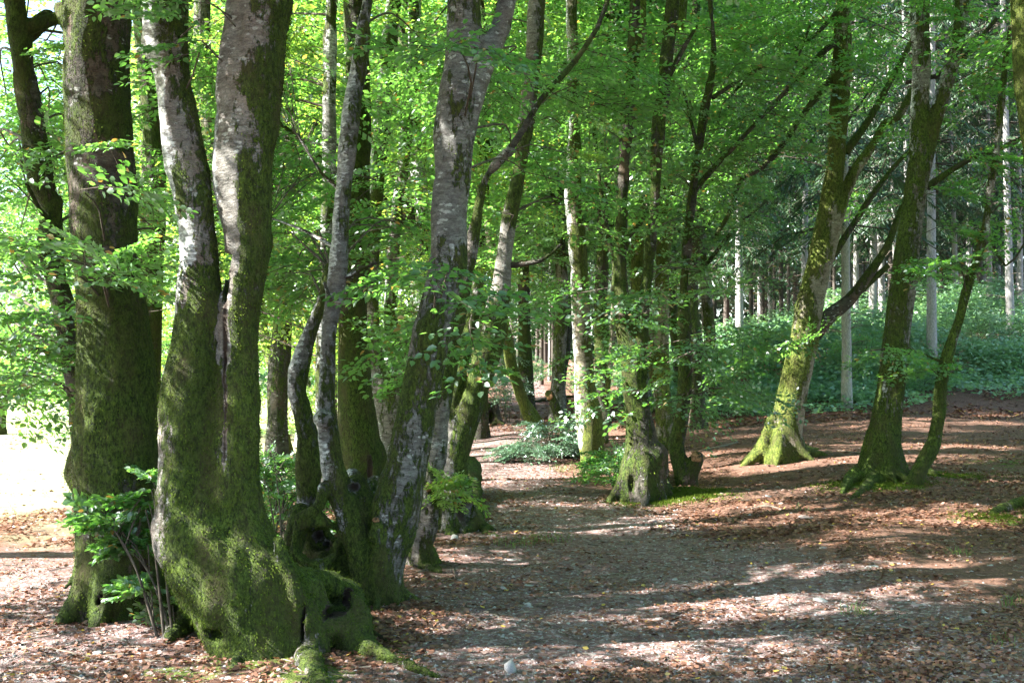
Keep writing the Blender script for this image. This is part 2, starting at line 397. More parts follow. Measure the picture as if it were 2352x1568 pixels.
def tube(P, r, sides=8, rough=0.0, seed=0, cap=True):
    P = np.asarray(P, float); n = len(P); r = np.broadcast_to(r, n)
    T = np.gradient(P, axis=0); T /= np.maximum(np.linalg.norm(T, axis=1, keepdims=True), 1e-9)
    ref = np.array([0, 1.0, 0]) if abs(T[:, 2]).mean() > .5 else np.array([0, 0, 1.0])
    U = np.cross(T, ref); U /= np.maximum(np.linalg.norm(U, axis=1, keepdims=True), 1e-9); W = np.cross(T, U)
    a = np.arange(sides) / sides * 2 * np.pi
    V = P[:, None] + r[:, None, None] * (np.cos(a)[None, :, None] * U[:, None] + np.sin(a)[None, :, None] * W[:, None])
    V = V.reshape(-1, 3)
    if rough:
        nr = V - np.repeat(P, sides, 0)
        V = V + nr * (rough * (vnoise(V, .25, seed, (1, 1, 2)) + .5 * vnoise(V, .09, seed + 1, (1, 1, 2))))[:, None]
    i = np.arange(n - 1)[:, None] * sides + np.arange(sides)[None]; j = np.arange(n - 1)[:, None] * sides + (np.arange(sides)[None] + 1) % sides
    Q = np.stack([i, j, j + sides, i + sides], -1).reshape(-1, 4)
    return V, Q

def join(parts):
    V, Q, o = [], [], 0
    for v, q in parts: V.append(v); Q.append(q + o); o += len(v)
    return np.vstack(V), np.vstack(Q)

def mossmask(V, Nn, spec, seed):
    """moss numbers and pale numbers (pale bark plus painted sun side) per vertex; spec: amount, side (vector), pale, paleside"""
    am = spec.get('moss', .5); s = np.asarray(spec.get('side', (0, 0, 0)), float)
    n1 = vnoise(V, .55, seed + 5, (1, 1, 1.7)); n2 = vnoise(V, .17, seed + 6, (1, 1, 1.8))
    m = am + Nn @ s + .55 * n1 + .42 * n2 + .12 * np.clip(Nn[:, 2], -1, 1)
    z0 = spec.get('z0', 0.0); m = m + spec.get('low', .15) * np.exp(-np.maximum(V[:, 2] - z0, 0) / .5)
    if spec.get('mossz'): m = m + spec['mossz'][2] * sstep(spec['mossz'][0], spec['mossz'][1], V[:, 2]) * (1 - .8 * (n1 > .35))
    ps = np.asarray(spec.get('paleside', (0, 0, 0)), float)  # paler leftward sides: bare bark plus sunlight put into the colour
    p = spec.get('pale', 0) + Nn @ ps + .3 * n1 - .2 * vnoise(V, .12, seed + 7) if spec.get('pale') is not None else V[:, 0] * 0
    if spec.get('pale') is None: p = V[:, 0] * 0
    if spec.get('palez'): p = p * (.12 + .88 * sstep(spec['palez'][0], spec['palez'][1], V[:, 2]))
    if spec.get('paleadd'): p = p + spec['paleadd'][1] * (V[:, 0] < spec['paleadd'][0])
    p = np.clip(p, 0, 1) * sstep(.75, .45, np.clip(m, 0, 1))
    m = m - .5 * sstep(.45, .9, p)
    return np.clip(m, 0, 1), p

def wpts(pts, D):
    """(px, py, width_px[, dy]) rows to world x, y, z, radius rows"""
    out = []
    for p in pts:
        d = D + (p[3] if len(p) > 3 else 0); q = at(p[0], p[1], d); out.append([*q, p[2] / 2 * d / FPX])
    return np.array(out)
def extend_up(W, ztop):
    """carry a stem on above the picture to ztop, tapering"""
    if W[0, 2] >= ztop: return W
    d = W[0, :3] - W[1, :3]; d = d / np.linalg.norm(d); d[2] = max(d[2], .8); d /= np.linalg.norm(d)
    n = max(2, int((ztop - W[0, 2]) / 1.6)); rows = []; p = W[0, :3].copy(); r = W[0, 3]
    rr = np.random.default_rng(int(abs(W[0, 0]) * 1000) % 9999)
    for k in range(n):
        d = d + np.array([rr.normal(0, .07), rr.normal(0, .07), .05]); d /= np.linalg.norm(d)
        p = p + d * (ztop - W[0, 2]) / n; r = r * (.86 if k < n - 1 else .6); rows.append([*p, r])
    return np.vstack([np.array(rows)[::-1], W])

# ------------------------------------------------------------------ foliage
# a spray: leaves two-ranked on a twig with side twigs, in a flat drooping fan, 1 m long along +Y
def make_spray(seed, side_n=9, lsp=.05, leaf=.068, flat=.55, droop=.25, far=False):
    r = np.random.default_rng(seed); P, Dv, Nv, L, tw = [], [], [], [], []
    def curve(y): return np.array([.06 * math.sin(3 * y + seed), y, -droop * y * y])
    def put(p, d, s):
        n = np.array([r.normal(0, flat), r.normal(0, flat), 1.0]); n /= np.linalg.norm(n)
        d = d + np.array([0, 0, -.25 + r.normal(0, .25)]); d = d - n * (d @ n) * .6; d /= np.linalg.norm(d)
        P.append(p + d * .012 + r.normal(0, .006, 3)); Dv.append(d); Nv.append(n); L.append(leaf * s * r.uniform(.65, 1.15))
    main = [curve(y) for y in np.linspace(0, 1, 6)]; tw.append((np.array(main), .0055, .0015))
    for y in np.arange(.35, 1.0, lsp):
        for s in (-1, 1): put(curve(y), np.array([s * .8, .7, 0]), 1)
    put(curve(1.0), np.array([0, 1.0, 0]), 1)
    for i in range(side_n):
        y = .12 + .8 * i / side_n + r.uniform(-.02, .02); s = 1 if i % 2 else -1
        ln = (.46 - .3 * abs(y - .35)) * r.uniform(.7, 1.15); a = math.radians(r.uniform(38, 62)); p0 = curve(y)
        dr = np.array([s * math.sin(a), math.cos(a), r.normal(-.1, .12)])
        tw.append((np.array([p0, p0 + dr * ln + np.array([0, 0, -.03])]), .003, .001))
        for t in np.arange(.06, ln, lsp * .62):
            k = 1 if int(t / (lsp * .62)) % 2 else -1
            dd = dr * .7 + np.cross(dr, [0, 0, 1]) * k * .75
            put(p0 + dr * t + np.array([0, 0, -.04 * (t / ln) ** 2]), dd, 1)
        put(p0 + dr * ln, dr, 1)
    if far: tw = [(np.array([curve(0), curve(.5), curve(1)]), .006, .0015)]
    tv, tq = join([tube(a, np.linspace(r0, r1, len(a)), 3) for a, r0, r1 in tw])
    return dict(P=np.array(P), D=np.array(Dv), N=np.array(Nv), L=np.array(L), tv=tv, tq=tq)
SPRAY = [make_spray(s) for s in range(7)]
SPRAYF = [make_spray(s, far=True) for s in range(7)]
SPARSE = [make_spray(50 + s, 6, .10, .105, .6, far=True) for s in range(5)]       # fewer, larger leaves: crowns above and beyond the picture

def frames(az, pitch, roll):
    """rotation matrices: +Y to azimuth az (from +X, counter-clockwise), raised by pitch"""
    ca, sa, cp, sp, cr, sr = np.cos(az), np.sin(az), np.cos(pitch), np.sin(pitch), np.cos(roll), np.sin(roll)
    Y = np.stack([ca * cp, sa * cp, sp], -1); X0 = np.stack([sa, -ca, ca * 0], -1); Z0 = np.cross(X0, Y)
    X = X0 * cr[:, None] + Z0 * sr[:, None]; Z = np.cross(X, Y)
    return np.stack([X, Y, Z], -1)       # columns

def scatter(O, az, pitch, roll, scale, lib, seed):
    """sprays at origins O -> leaves (P, D, N, L, var) and twig mesh"""
    r = np.random.default_rng(seed); which = r.integers(0, len(lib), len(O)); Rm = frames(az, pitch, roll)
    out = [[], [], [], []]; tw = []; hue = r.normal(0, .22, len(O)); va = []
    for k, s in enumerate(lib):
        m = np.where(which == k)[0]
        if not len(m): continue
        Rk, Ok, sk = Rm[m], O[m], scale[m]
        out[0].append((np.einsum('nij,lj->nli', Rk, s['P']) * sk[:, None, None] + Ok[:, None]).reshape(-1, 3))
        out[1].append(np.einsum('nij,lj->nli', Rk, s['D']).reshape(-1, 3)); out[2].append(np.einsum('nij,lj->nli', Rk, s['N']).reshape(-1, 3))
        out[3].append((s['L'][None] * np.sqrt(sk)[:, None]).ravel())
        va.append((.45 + hue[m][:, None] + r.normal(0, .2, (len(m), len(s['L'])))).ravel())
        nv = len(s['tv'])
        tv = (np.einsum('nij,lj->nli', Rk, s['tv']) * sk[:, None, None] + Ok[:, None]).reshape(-1, 3)
        tq = (s['tq'][None] + (np.arange(len(m)) * nv)[:, None, None]).reshape(-1, 4); tw.append((tv, tq))
    P, D, Nn, L = [np.concatenate(o) for o in out]; va = np.clip(np.concatenate(va), 0, .95)
    rare = r.random(len(va)) < .022; va[rare] = 1.0
    TV, TQ = join(tw)
    return P, D, Nn, L, va, TV, TQ

LEAF6 = (np.array([[0, 0, 0], [-.29, .30, .07], [-.25, .68, .05], [0, 1, -.06], [.25, .68, .05], [.29, .30, .07]]), np.array([[0, 3, 2, 1], [0, 5, 4, 3]]))
LEAF4 = (np.array([[0, 0, 0], [-.31, .48, .08], [0, 1, -.04], [.31, .48, .08]]), np.array([[0, 3, 2, 1]]))
def bake_leaves(P, D, Nn, L, va, shape=LEAF6):
    X = np.cross(D, Nn); X /= np.maximum(np.linalg.norm(X, axis=1, keepdims=True), 1e-9); Z = np.cross(X, D)
    T, q = shape; n = len(P); k = len(T)
    V = P[:, None] + L[:, None, None] * (T[None, :, 0:1] * X[:, None] + T[None, :, 1:2] * D[:, None] + T[None, :, 2:3] * Z[:, None])
    Q = (q[None] + (np.arange(n) * k)[:, None, None]).reshape(-1, 4)
    return V.reshape(-1, 3), Q, np.repeat(va, k)

_rl = np.random.default_rng(4)
# places the sun reaches through gaps in the crowns: (px, py, depth, radius)
LIT = []
def lit(px, py, r, D=None):
    p = ground_at(px, py) if D is None else at(px, py, D); LIT.append((p, r))
for a in ((1080, 1108, .55), (1170, 1105, .6), (1240, 1095, .6), (1320, 1085, .5), (1050, 1270, .30), (1110, 1285, .26), (1160, 1290, .2), (1740, 1065, .5), (1820, 1068, .6),
          (1900, 1058, .7), (1970, 1045, .5), (1640, 1040, .5), (1520, 1140, .4), (1610, 1140, .45), (2150, 1190, .4), (2230, 1175, .4), (2060, 1215, .3), 
          (1760, 1362, .18), (2050, 1365, .25), (1840, 1460, .2), (2310, 1095, .4), (2200, 990, .6), (1300, 1155, .3), (2200, 1520, .2),
          (150, 1340, .5), (60, 1320, .6), (1180, 1000, .5), (2250, 1300, .3), (1660, 1395, .2)): lit(a[0], a[1], a[2])
for a in ((2000, 985, .5), (2080, 978, .5), (2160, 965, .5), (2290, 955, .6), (2340, 975, .6), (1660, 985, .5), (1720, 1000, .4), (2250, 1030, .4), (2120, 1020, .4), (1180, 955, .5), (1250, 940, .5), (1130, 1040, .4), (2300, 860, 1.2), (2200, 840, 1.2), (1980, 870, .9), (1700, 880, .8)): lit(a[0], a[1], a[2])
for a in ((1800, 980, 17.4, .3), (1790, 1030, 17.4, .35), (1815, 900, 17.4, .3), (1825, 830, 17.4, .3), (1840, 770, 17.4, .25), (1322, 980, 18, .25), (1320, 900, 18, .3),
          (1318, 820, 18, .25), (1310, 700, 18, .2), (1430, 1030, 15, .25), (1430, 960, 15, .25), (360, 250, 6.8, .15), (395, 420, 6.8, .15), (415, 600, 6.8, .15),
          (410, 830, 6.8, .15), (345, 60, 6.8, .15), (745, 960, 8.2, .16), (745, 860, 8.2, .16), (780, 620, 8.2, .12), (800, 350, 8.2, .12), (1465, 500, 17, .3), (1465, 640, 17, .3), (1525, 430, 17, .3),
          (1450, 830, 14, .4), (1520, 760, 14, .4), (1420, 900, 14, .35), (1400, 900, 19, .2), (1180, 830, 26, .5), (880, 980, 19, .3), (1010, 930, 12, .2), (1230, 1010, 20, .7),
          (1290, 1020, 19, .6), (1600, 1060, 14.3, .2), (1210, 800, 25, .6), (250, 1205, 7.3, .25), (320, 1180, 7.3, .2), (350, 1370, 7.2, .15), (1500, 1040, 15, .2), (1650, 150, 18, .6), (1740, 260, 18.5, .6), (1550, 250, 17, .5), (1850, 130, 19, .6), (1450, 300, 18, .5), (1600, 420, 18, .5), (1680, 330, 17, .4), (1845, 560, 40, 1.), (2140, 620, 37, .8)):
    lit(a[0], a[1], a[3], a[2])
for _ in range(34):     # short streaks of sun across the leafy slope and the path
    px, py = _rl.uniform(1250, 2352), 940 + 560 * _rl.random() ** 1.25
    if py < 1000 and px < 1600: continue
    if (1150 < px < 1980 and 1170 < py) or py > 1400: continue
    p = ground_at(px, py); ln = _rl.uniform(.2, .9)
    for q in np.arange(-ln, ln + .01, .3): LIT.append((p + np.array([q, q * .1, 0]), _rl.uniform(.08, .2)))
for _ in range(24):
    p = ground_at(_rl.uniform(1500, 2352), 935 + 420 * _rl.random()); ln = _rl.uniform(.2, .8)
    for q in np.arange(-ln, ln + .01, .3): LIT.append((p + np.array([q, q * .12, 0]), _rl.uniform(.1, .22)))
for _ in range(5):
    p = ground_at(_rl.uniform(1300, 2352), 1340 + 228 * _rl.random()); ln = _rl.uniform(.1, .3)
    for q in np.arange(-ln, ln + .01, .2): LIT.append((p + np.array([q, q * .12, 0]), _rl.uniform(.06, .12)))
def sunlit(O, grow=.3):
    """True where a spray at O would stand in one of the gaps the sun comes through"""
    bad = np.zeros(len(O), bool)
    for p, r in LIT:
        v = O - p; t = v @ SDIR; d = np.linalg.norm(v - t[:, None] * SDIR, axis=1)
        bad |= (t > .25 + r) & (d < r * .8 + min(grow, r) * np.minimum(1, t / 4))
    return bad

LEAFDATA = {}
def leaf_data(mat):
    if mat not in LEAFDATA:
        LEAFDATA[mat] = []
        for v in (.05, .25, .45, .65, .85, 1.0):
            LEAFDATA[mat].append(mesh('leaf', LEAF6[0], LEAF6[1], M[mat], {'var': np.full(6, v)}, smooth=False))
    return LEAFDATA[mat]

def crown(root, O, az, pitch, roll, scale, mat, seed, lib=SPRAY, singles=0, stem=None, carve=True, shape=LEAF6, twig=True, name='leaves', branches=.3, thin=1.0, lmul=1.0):
    """leaves of one tree: the nearest ones in view as leaf objects of their own, the rest joined"""
    loc = np.array(root.location)
    if carve:
        k = ~sunlit(O + np.stack([np.cos(az), np.sin(az), az * 0], -1) * .4 * scale[:, None]); O, az, pitch, roll, scale = O[k], az[k], pitch[k], roll[k], scale[k]
    if not len(O): return
    P, D, Nn, L, va, TV, TQ = scatter(O, az, pitch, roll, scale, lib, seed); L = L * lmul
    r = np.random.default_rng(seed + 1)
    if thin < 1: k = r.random(len(P)) < thin; P, D, Nn, L, va = P[k], D[k], Nn[k], L[k], va[k]
    P = P - loc
    pick = np.zeros(len(P), bool)
    if singles:
        W = P + loc; px = 1176 + W[:, 0] / np.maximum(W[:, 1], .1) * FPX; py = 870 - (W[:, 2] - CAMZ) / np.maximum(W[:, 1], .1) * FPX
        inv = (px > 0) & (px < 2352) & (py > 0) & (py < 1568) & (W[:, 1] > 1)
        size = np.where(inv, L / np.maximum(W[:, 1], .1), 0); o = np.argsort(-size)[:singles]; pick[o[size[o] > 0]] = True
        data = leaf_data(mat); X = np.cross(D, Nn); X /= np.maximum(np.linalg.norm(X, axis=1, keepdims=True), 1e-9); Z = np.cross(X, D)
        vi = np.clip(((va) * 5).astype(int), 0, 4); vi[va >= .99] = 5
        for i in np.where(pick)[0]:
            ob = link('leaf', data[vi[i]], root)
            m = Matrix.Identity(4)
            for c, A in enumerate((X[i], D[i], Z[i])):
                for rr in range(3): m[rr][c] = A[rr] * L[i]
            for rr in range(3): m[rr][3] = P[i][rr]
            ob.matrix_local = m
    k = ~pick
    if k.any():
        V, Q, A = bake_leaves(P[k], D[k], Nn[k], L[k], va[k], shape)
        link(name, mesh(name, V, Q, M[mat], {'var': A}), root, kind='stuff')
    if twig:
        parts = [(TV - loc, TQ)]
        if stem is not None and branches > 0:
            for i in range(len(O)):
                if r.random() > branches: continue
                d2 = np.linalg.norm(stem[:, :3] - O[i], axis=1) + 1.2 * np.maximum(0, stem[:, 2] - O[i][2] + .2) ; s = stem[np.argmin(d2)]
                ln = np.linalg.norm(O[i] - s[:3])
                if ln > 3.4 or ln < .15: continue
                mid = (s[:3] + O[i]) / 2 + np.array([r.normal(0, .06), r.normal(0, .06), .10]) * ln
                C = spline(np.array([s[:3], mid, O[i]]), .25); parts.append(tuple(np.asarray(q) for q in tube(C - loc, np.linspace(min(s[3] * .4, .005 + .0035 * ln), .005, len(C)), 5)))
        V, Q = join(parts); link('twigs', mesh('twigs', V, Q, M['twig']), root, kind='stuff')

def blob_sprays(blobs, D, rng, around=None):
    """blobs (px, py, rx, ry, dy, rdy, n) in picture units at depth D -> spray origins and angles"""
    O = []
    for b in blobs:
        px, py, rx, ry, dy, rdy, n = b[:7]
        v = rng.normal(0, 1, (n, 3)); v /= np.linalg.norm(v, axis=1, keepdims=True); v *= rng.random((n, 1)) ** (1 / 2.4)
        for q in v: O.append(at(px + q[0] * rx, py + q[1] * ry, max(3, D + dy + q[2] * rdy)))
    O = np.array(O); n = len(O)
    if around is not None: az = np.arctan2(O[:, 1] - around[1], O[:, 0] - around[0]) + rng.normal(0, .6, n)
    else: az = rng.uniform(0, 2 * np.pi, n)
    return O, az, rng.normal(0, .22, n), rng.normal(0, .3, n), rng.uniform(.7, 1.25, n)

# ------------------------------------------------------------------ trees
def cut_face(root, loc, D, px, py, wd, dy, nrm):
    """a broken or sawn end of bare wood: an uneven domed disc with a splintered rim"""
    r = np.random.default_rng(int(px)); c = at(px, py, D + dy); rad = wd / 2 * D / FPX; n = np.array(nrm, float); n /= np.linalg.norm(n)
    u = np.cross(n, [0, 0, 1.0]); u /= np.linalg.norm(u); v = np.cross(n, u); k = 14; V = [c + n * rad * .1]
    for ring, h in ((.35, .06), (.7, .0), (1.0, -.08), (1.04, -.5)):
        for i in range(k):
            a = 2 * np.pi * i / k; q = ring * (1 + .16 * math.sin(2 * a + px) + .1 * math.sin(5 * a) + r.normal(0, .07)); V.append(c + rad * q * (math.cos(a) * u + math.sin(a) * v) + n * rad * (h + r.normal(0, .13)))
    T = [[0, 1 + i, 1 + (i + 1) % k] for i in range(k)]; Q = [[1 + j * k + i, 1 + (j + 1) * k + i, 1 + (j + 1) * k + (i + 1) % k, 1 + j * k + (i + 1) % k] for j in range(3) for i in range(k)]
    link('cut_wood', mesh('cut_wood', np.array(V) - loc, [np.array(T), np.array(Q)], M['cut']), root)
def tree(name, label, D, stems, seed, roots=(), subs=(), burls=(), branches=(), blobs=(), vox=.03, mat='bark', spec=None, group=None, lmat='leaf', ztop=9.0, canopy=0, singles=0,
         cz=(5, 11), cr=2.6, k=.06, amp=1.0, cat='tree', tuft=0, moss_mat='moss', flare=True, cut=None, spray_scale=1.0, cull=True, brfrac=.3, canopy_c=None, faces=()):
    spec = dict(spec or {}); rng = np.random.default_rng(seed)
    W = [wpts(s['p'], D) for s in stems]
    base = W[0][-1]; bz = hgt(base[0], base[1]); loc = np.array([base[0], base[1], bz]); spec['z0'] = bz
    root = thing(name, label, cat, loc, group)
    prims, tubes, allpts = [], [], []
    zcut = CAMZ + 900 / FPX * (D + 1) + .3
    for s, w0 in zip(stems, W):
        if s.get('up', True): w0 = extend_up(w0, s.get('ztop', ztop))
        C = spline(w0, .12)
        lowz = C[:, 2] < zcut
        allpts.append(C)
        c1 = C[lowz]
        if len(c1) > 1:
            kk = s.get('k', k)
            for a, b in zip(c1[:-1], c1[1:]): prims.append(('cap', a[:3], b[:3], a[3], b[3], kk, len(allpts)))
        c2 = C[: max(0, int((~lowz).sum()) + 3)] if (~lowz).any() else C[:0]
        if len(c2) > 2:
            c2 = c2[::3] if len(c2) > 9 else c2
            tubes.append(tube(c2[:, :3], c2[:, 3] * .99, 12, .12, seed))
    if flare and len(stems):
        r0 = base[3]; n = 7
        for i in range(n):
            a = 2 * np.pi * (i + rng.uniform(-.3, .3)) / n; d = np.array([math.cos(a), math.sin(a), 0]); ln = r0 * rng.uniform(1.3, 2.1)
            p0 = base[:3] + d * r0 * .45; p0[2] = bz + r0 * rng.uniform(1.2, 2.2); p1 = base[:3] + d * r0 * .95; p1[2] = bz + r0 * .45; p2 = base[:3] + d * ln; p2[2] = hgt(p2[0], p2[1]) - .02
            prims.append(('cap', p0, p1, r0 * .3, r0 * .28, .05, 100 + i)); prims.append(('cap', p1, p2, r0 * .28, r0 * .12, .05, 100 + i))
        p = base[:3].copy(); q = p.copy(); q[2] = bz - .12; prims.append(('cap', p, q, r0 * .95, r0 * 1.05, .06, 99))
    rootc = []
    for rt in roots:      # ground roots: (px, py, width_px[, lift px])
        rows = []
        for q in rt:
            g = ground_at(q[0], q[1]); rad = q[2] / 2 * g[1] / FPX * (1 if D < 9 else .78); rows.append([g[0], g[1], g[2] + rad * (.3 if len(q) < 4 else q[3]), rad])
        C = spline(np.array(rows), .1); rootc.append(C)
        for a, b in zip(C[:-1], C[1:]): prims.append(('cap', a[:3], b[:3], a[3], b[3], .04, 200 + len(rootc)))
    for bl in burls:      # (px, py, width_px, dy) chains
        w1 = wpts(bl, D); C = spline(w1, .08) if len(w1) > 1 else np.vstack([w1, w1 + [0, 0, .02, 0]])
        nb_ = len(prims)
        for a, b in zip(C[:-1], C[1:]): prims.append(('cap', a[:3], b[:3], a[3], b[3], .04, 300 + nb_))
    for sb in subs:       # (px, py, rx_px, ry_px, dy, depth_m)
        d = D + sb[4]; c = at(sb[0], sb[1], d); prims.append(('sub', c, (sb[2] * d / FPX, sb[5], sb[3] * d / FPX), .02))
    V, Q = sdf(prims, vox, seed, amp)
    good = V[:, 2] > hgt(V[:, 0], V[:, 1]) - .10; gq = good[Q].all(1); Q = Q[gq]
    used = np.unique(Q); rm = np.full(len(V), -1); rm[used] = np.arange(len(used)); V = V[used]; Q = rm[Q]
    Nn = vnormals(V, Q)
    if (Nn * (V - V.mean(0))).sum(1).mean() < 0: Q = Q[:, ::-1]; Nn = -Nn
    m, p = mossmask(V, Nn, spec, seed)
    rot_shade = np.zeros(len(V))
    for q in prims:
        if q[0] == 'sub': rot_shade = np.maximum(rot_shade, sstep(1.13, 1.0, np.linalg.norm((V - q[1]) / np.asarray(q[2]), axis=1)))
    m = m * (1 - rot_shade); p = p * (1 - rot_shade)
    p = p * sstep(spec.get('palemaxpx', 9e9) + .15, spec.get('palemaxpx', 9e9), V[:, 0])
    if tubes:
        TVs, TQs = join(tubes); TN = vnormals(TVs, TQs); tm, tp = mossmask(TVs, TN, spec, seed)
        Va, Qa = join([(V, Q), (TVs, TQs)]); ma = np.concatenate([m, tm]); pa = np.concatenate([p, tp]); ra = np.concatenate([rot_shade, tm * 0])
    else: Va, Qa, ma, pa, ra = V, Q, m, p, rot_shade
    link('trunk', mesh('trunk', Va - loc, Qa, M[mat], {'moss': ma, 'pale': pa, 'rot_shade': ra}, smooth=True), root)
    for fc in faces: cut_face(root, loc, D, *fc)
    for ri, C in enumerate(rootc):
        C = C.copy(); C[:, 2] += C[:, 3] * np.linspace(.35, -1.1, len(C))
        tv, tq = tube(C[:, :3], C[:, 3] * 1.05, 12, .22, seed + ri); tn = vnormals(tv, tq)
        if (tn * (tv - np.repeat(C[:, :3], 12, 0))).sum() < 0: tq = tq[:, ::-1]; tn = -tn
        bm, bp = mossmask(tv, tn, {**spec, 'pale': None, 'moss': max(.85, spec.get('moss', .5)), 'mossz': None}, seed + 3)
        link('root', mesh('root', tv - loc, tq, M[mat], {'moss': bm, 'pale': bp}, smooth=True), root)
    for bi, br in enumerate(branches):
        w1 = wpts(br['p'], D + br.get('dy', 0)); C = spline(w1, .15); allpts.append(C)
        tv, tq = tube(C[:, :3], C[:, 3], 10, .12, seed + bi); tn = vnormals(tv, tq)
        if (tn * (tv - np.repeat(C[:, :3], 10, 0))).sum() < 0: tq = tq[:, ::-1]; tn = -tn
        bm, bp = mossmask(tv, tn, {**spec, 'moss': br.get('moss', spec.get('moss', .5)), 'low': 0}, seed)
        link('branch', mesh('branch', tv - loc, tq, M[br.get('mat', 'bark_dark')], {'moss': bm, 'pale': bp}, smooth=True), root)
    if tuft:
        ctr = V[Q].mean(1); cn = vnormals(V, Q)[Q].mean(1); mm = m[Q].mean(1) + .25 * vnoise(ctr, .05, seed + 9)
        ok = np.where((mm > .5) & (cn[:, 1] < .45) & (ctr[:, 2] < zcut - .2))[0]
        if len(ok):
            i = rng.choice(ok, tuft); b = ctr[i] + rng.normal(0, vox * .4, (tuft, 3)); n = cn[i]
            d = n * .6 + np.array([0, 0, -.7]) + rng.normal(0, .35, (tuft, 3)); d /= np.linalg.norm(d, axis=1, keepdims=True)
            X = np.cross(d, n) + rng.normal(0, .3, (tuft, 3)); X /= np.linalg.norm(X, axis=1, keepdims=True)
            q_ = max(1.0, D / 8) ; ln = rng.uniform(.006, .020, (tuft, 1)) * q_; wd = rng.uniform(.0022, .0042, (tuft, 1)) * q_
            b = b - n * .003
            TV = np.stack([b - X * wd, b + X * wd, b + d * ln], 1).reshape(-1, 3); TQ = np.arange(tuft * 3).reshape(-1, 3)
            va = np.repeat(np.clip(rng.normal(.4, .25, tuft) + .3 * vnoise(b, .2, 3), 0, .95), 3)
            link('moss', mesh('moss', TV - loc, TQ, M[moss_mat], {'var': va}), root, kind='stuff')
    stem = np.vstack(allpts)
    Os = []
    if blobs:
        a = blob_sprays(blobs, D, rng, around=stem[len(stem) // 2]); a = (*a[:4], a[4] * spray_scale)
        if cull:    # no leaves right in front of the camera
            kk = a[0][:, 1] > 4.5; a = tuple(q[kk] for q in a)
        crown(root, *a, lmat, seed + 30, lib=SPRAY if D < 12.5 else SPRAYF, shape=LEAF6 if D < 12.5 else LEAF4, lmul=1.0 if D < 12.5 else 1.06, singles=singles, stem=stem, branches=brfrac)
    if canopy:
        top = stem[np.argmax(stem[:, 2])]; c = top[:3] if canopy_c is None else np.array(canopy_c, float)
        n = canopy; th = rng.uniform(0, 2 * np.pi, n); rr = cr * np.sqrt(rng.random(n)); O = np.stack([c[0] + rr * np.cos(th), c[1] + rr * np.sin(th), rng.uniform(cz[0], cz[1], n)], -1)
        py = 870 - (O[:, 2] - CAMZ) / np.maximum(O[:, 1], .5) * FPX
        kk = (py < -1.15 * FPX / np.maximum(O[:, 1], .5)) | (O[:, 1] < 1); O = O[kk]; n = len(O)
        crown(root, O, rng.uniform(0, 2 * np.pi, n), rng.normal(-.1, .25, n), rng.normal(0, .35, n), rng.uniform(1.1, 1.7, n), lmat, seed + 60, lmul=1.25, lib=SPARSE, stem=stem, shape=LEAF4, name='upper_leaves', branches=.12)
    return root, stem

# ================================================================== the trees the photograph singles out
B5 = 'old mossy beeches beside the path'
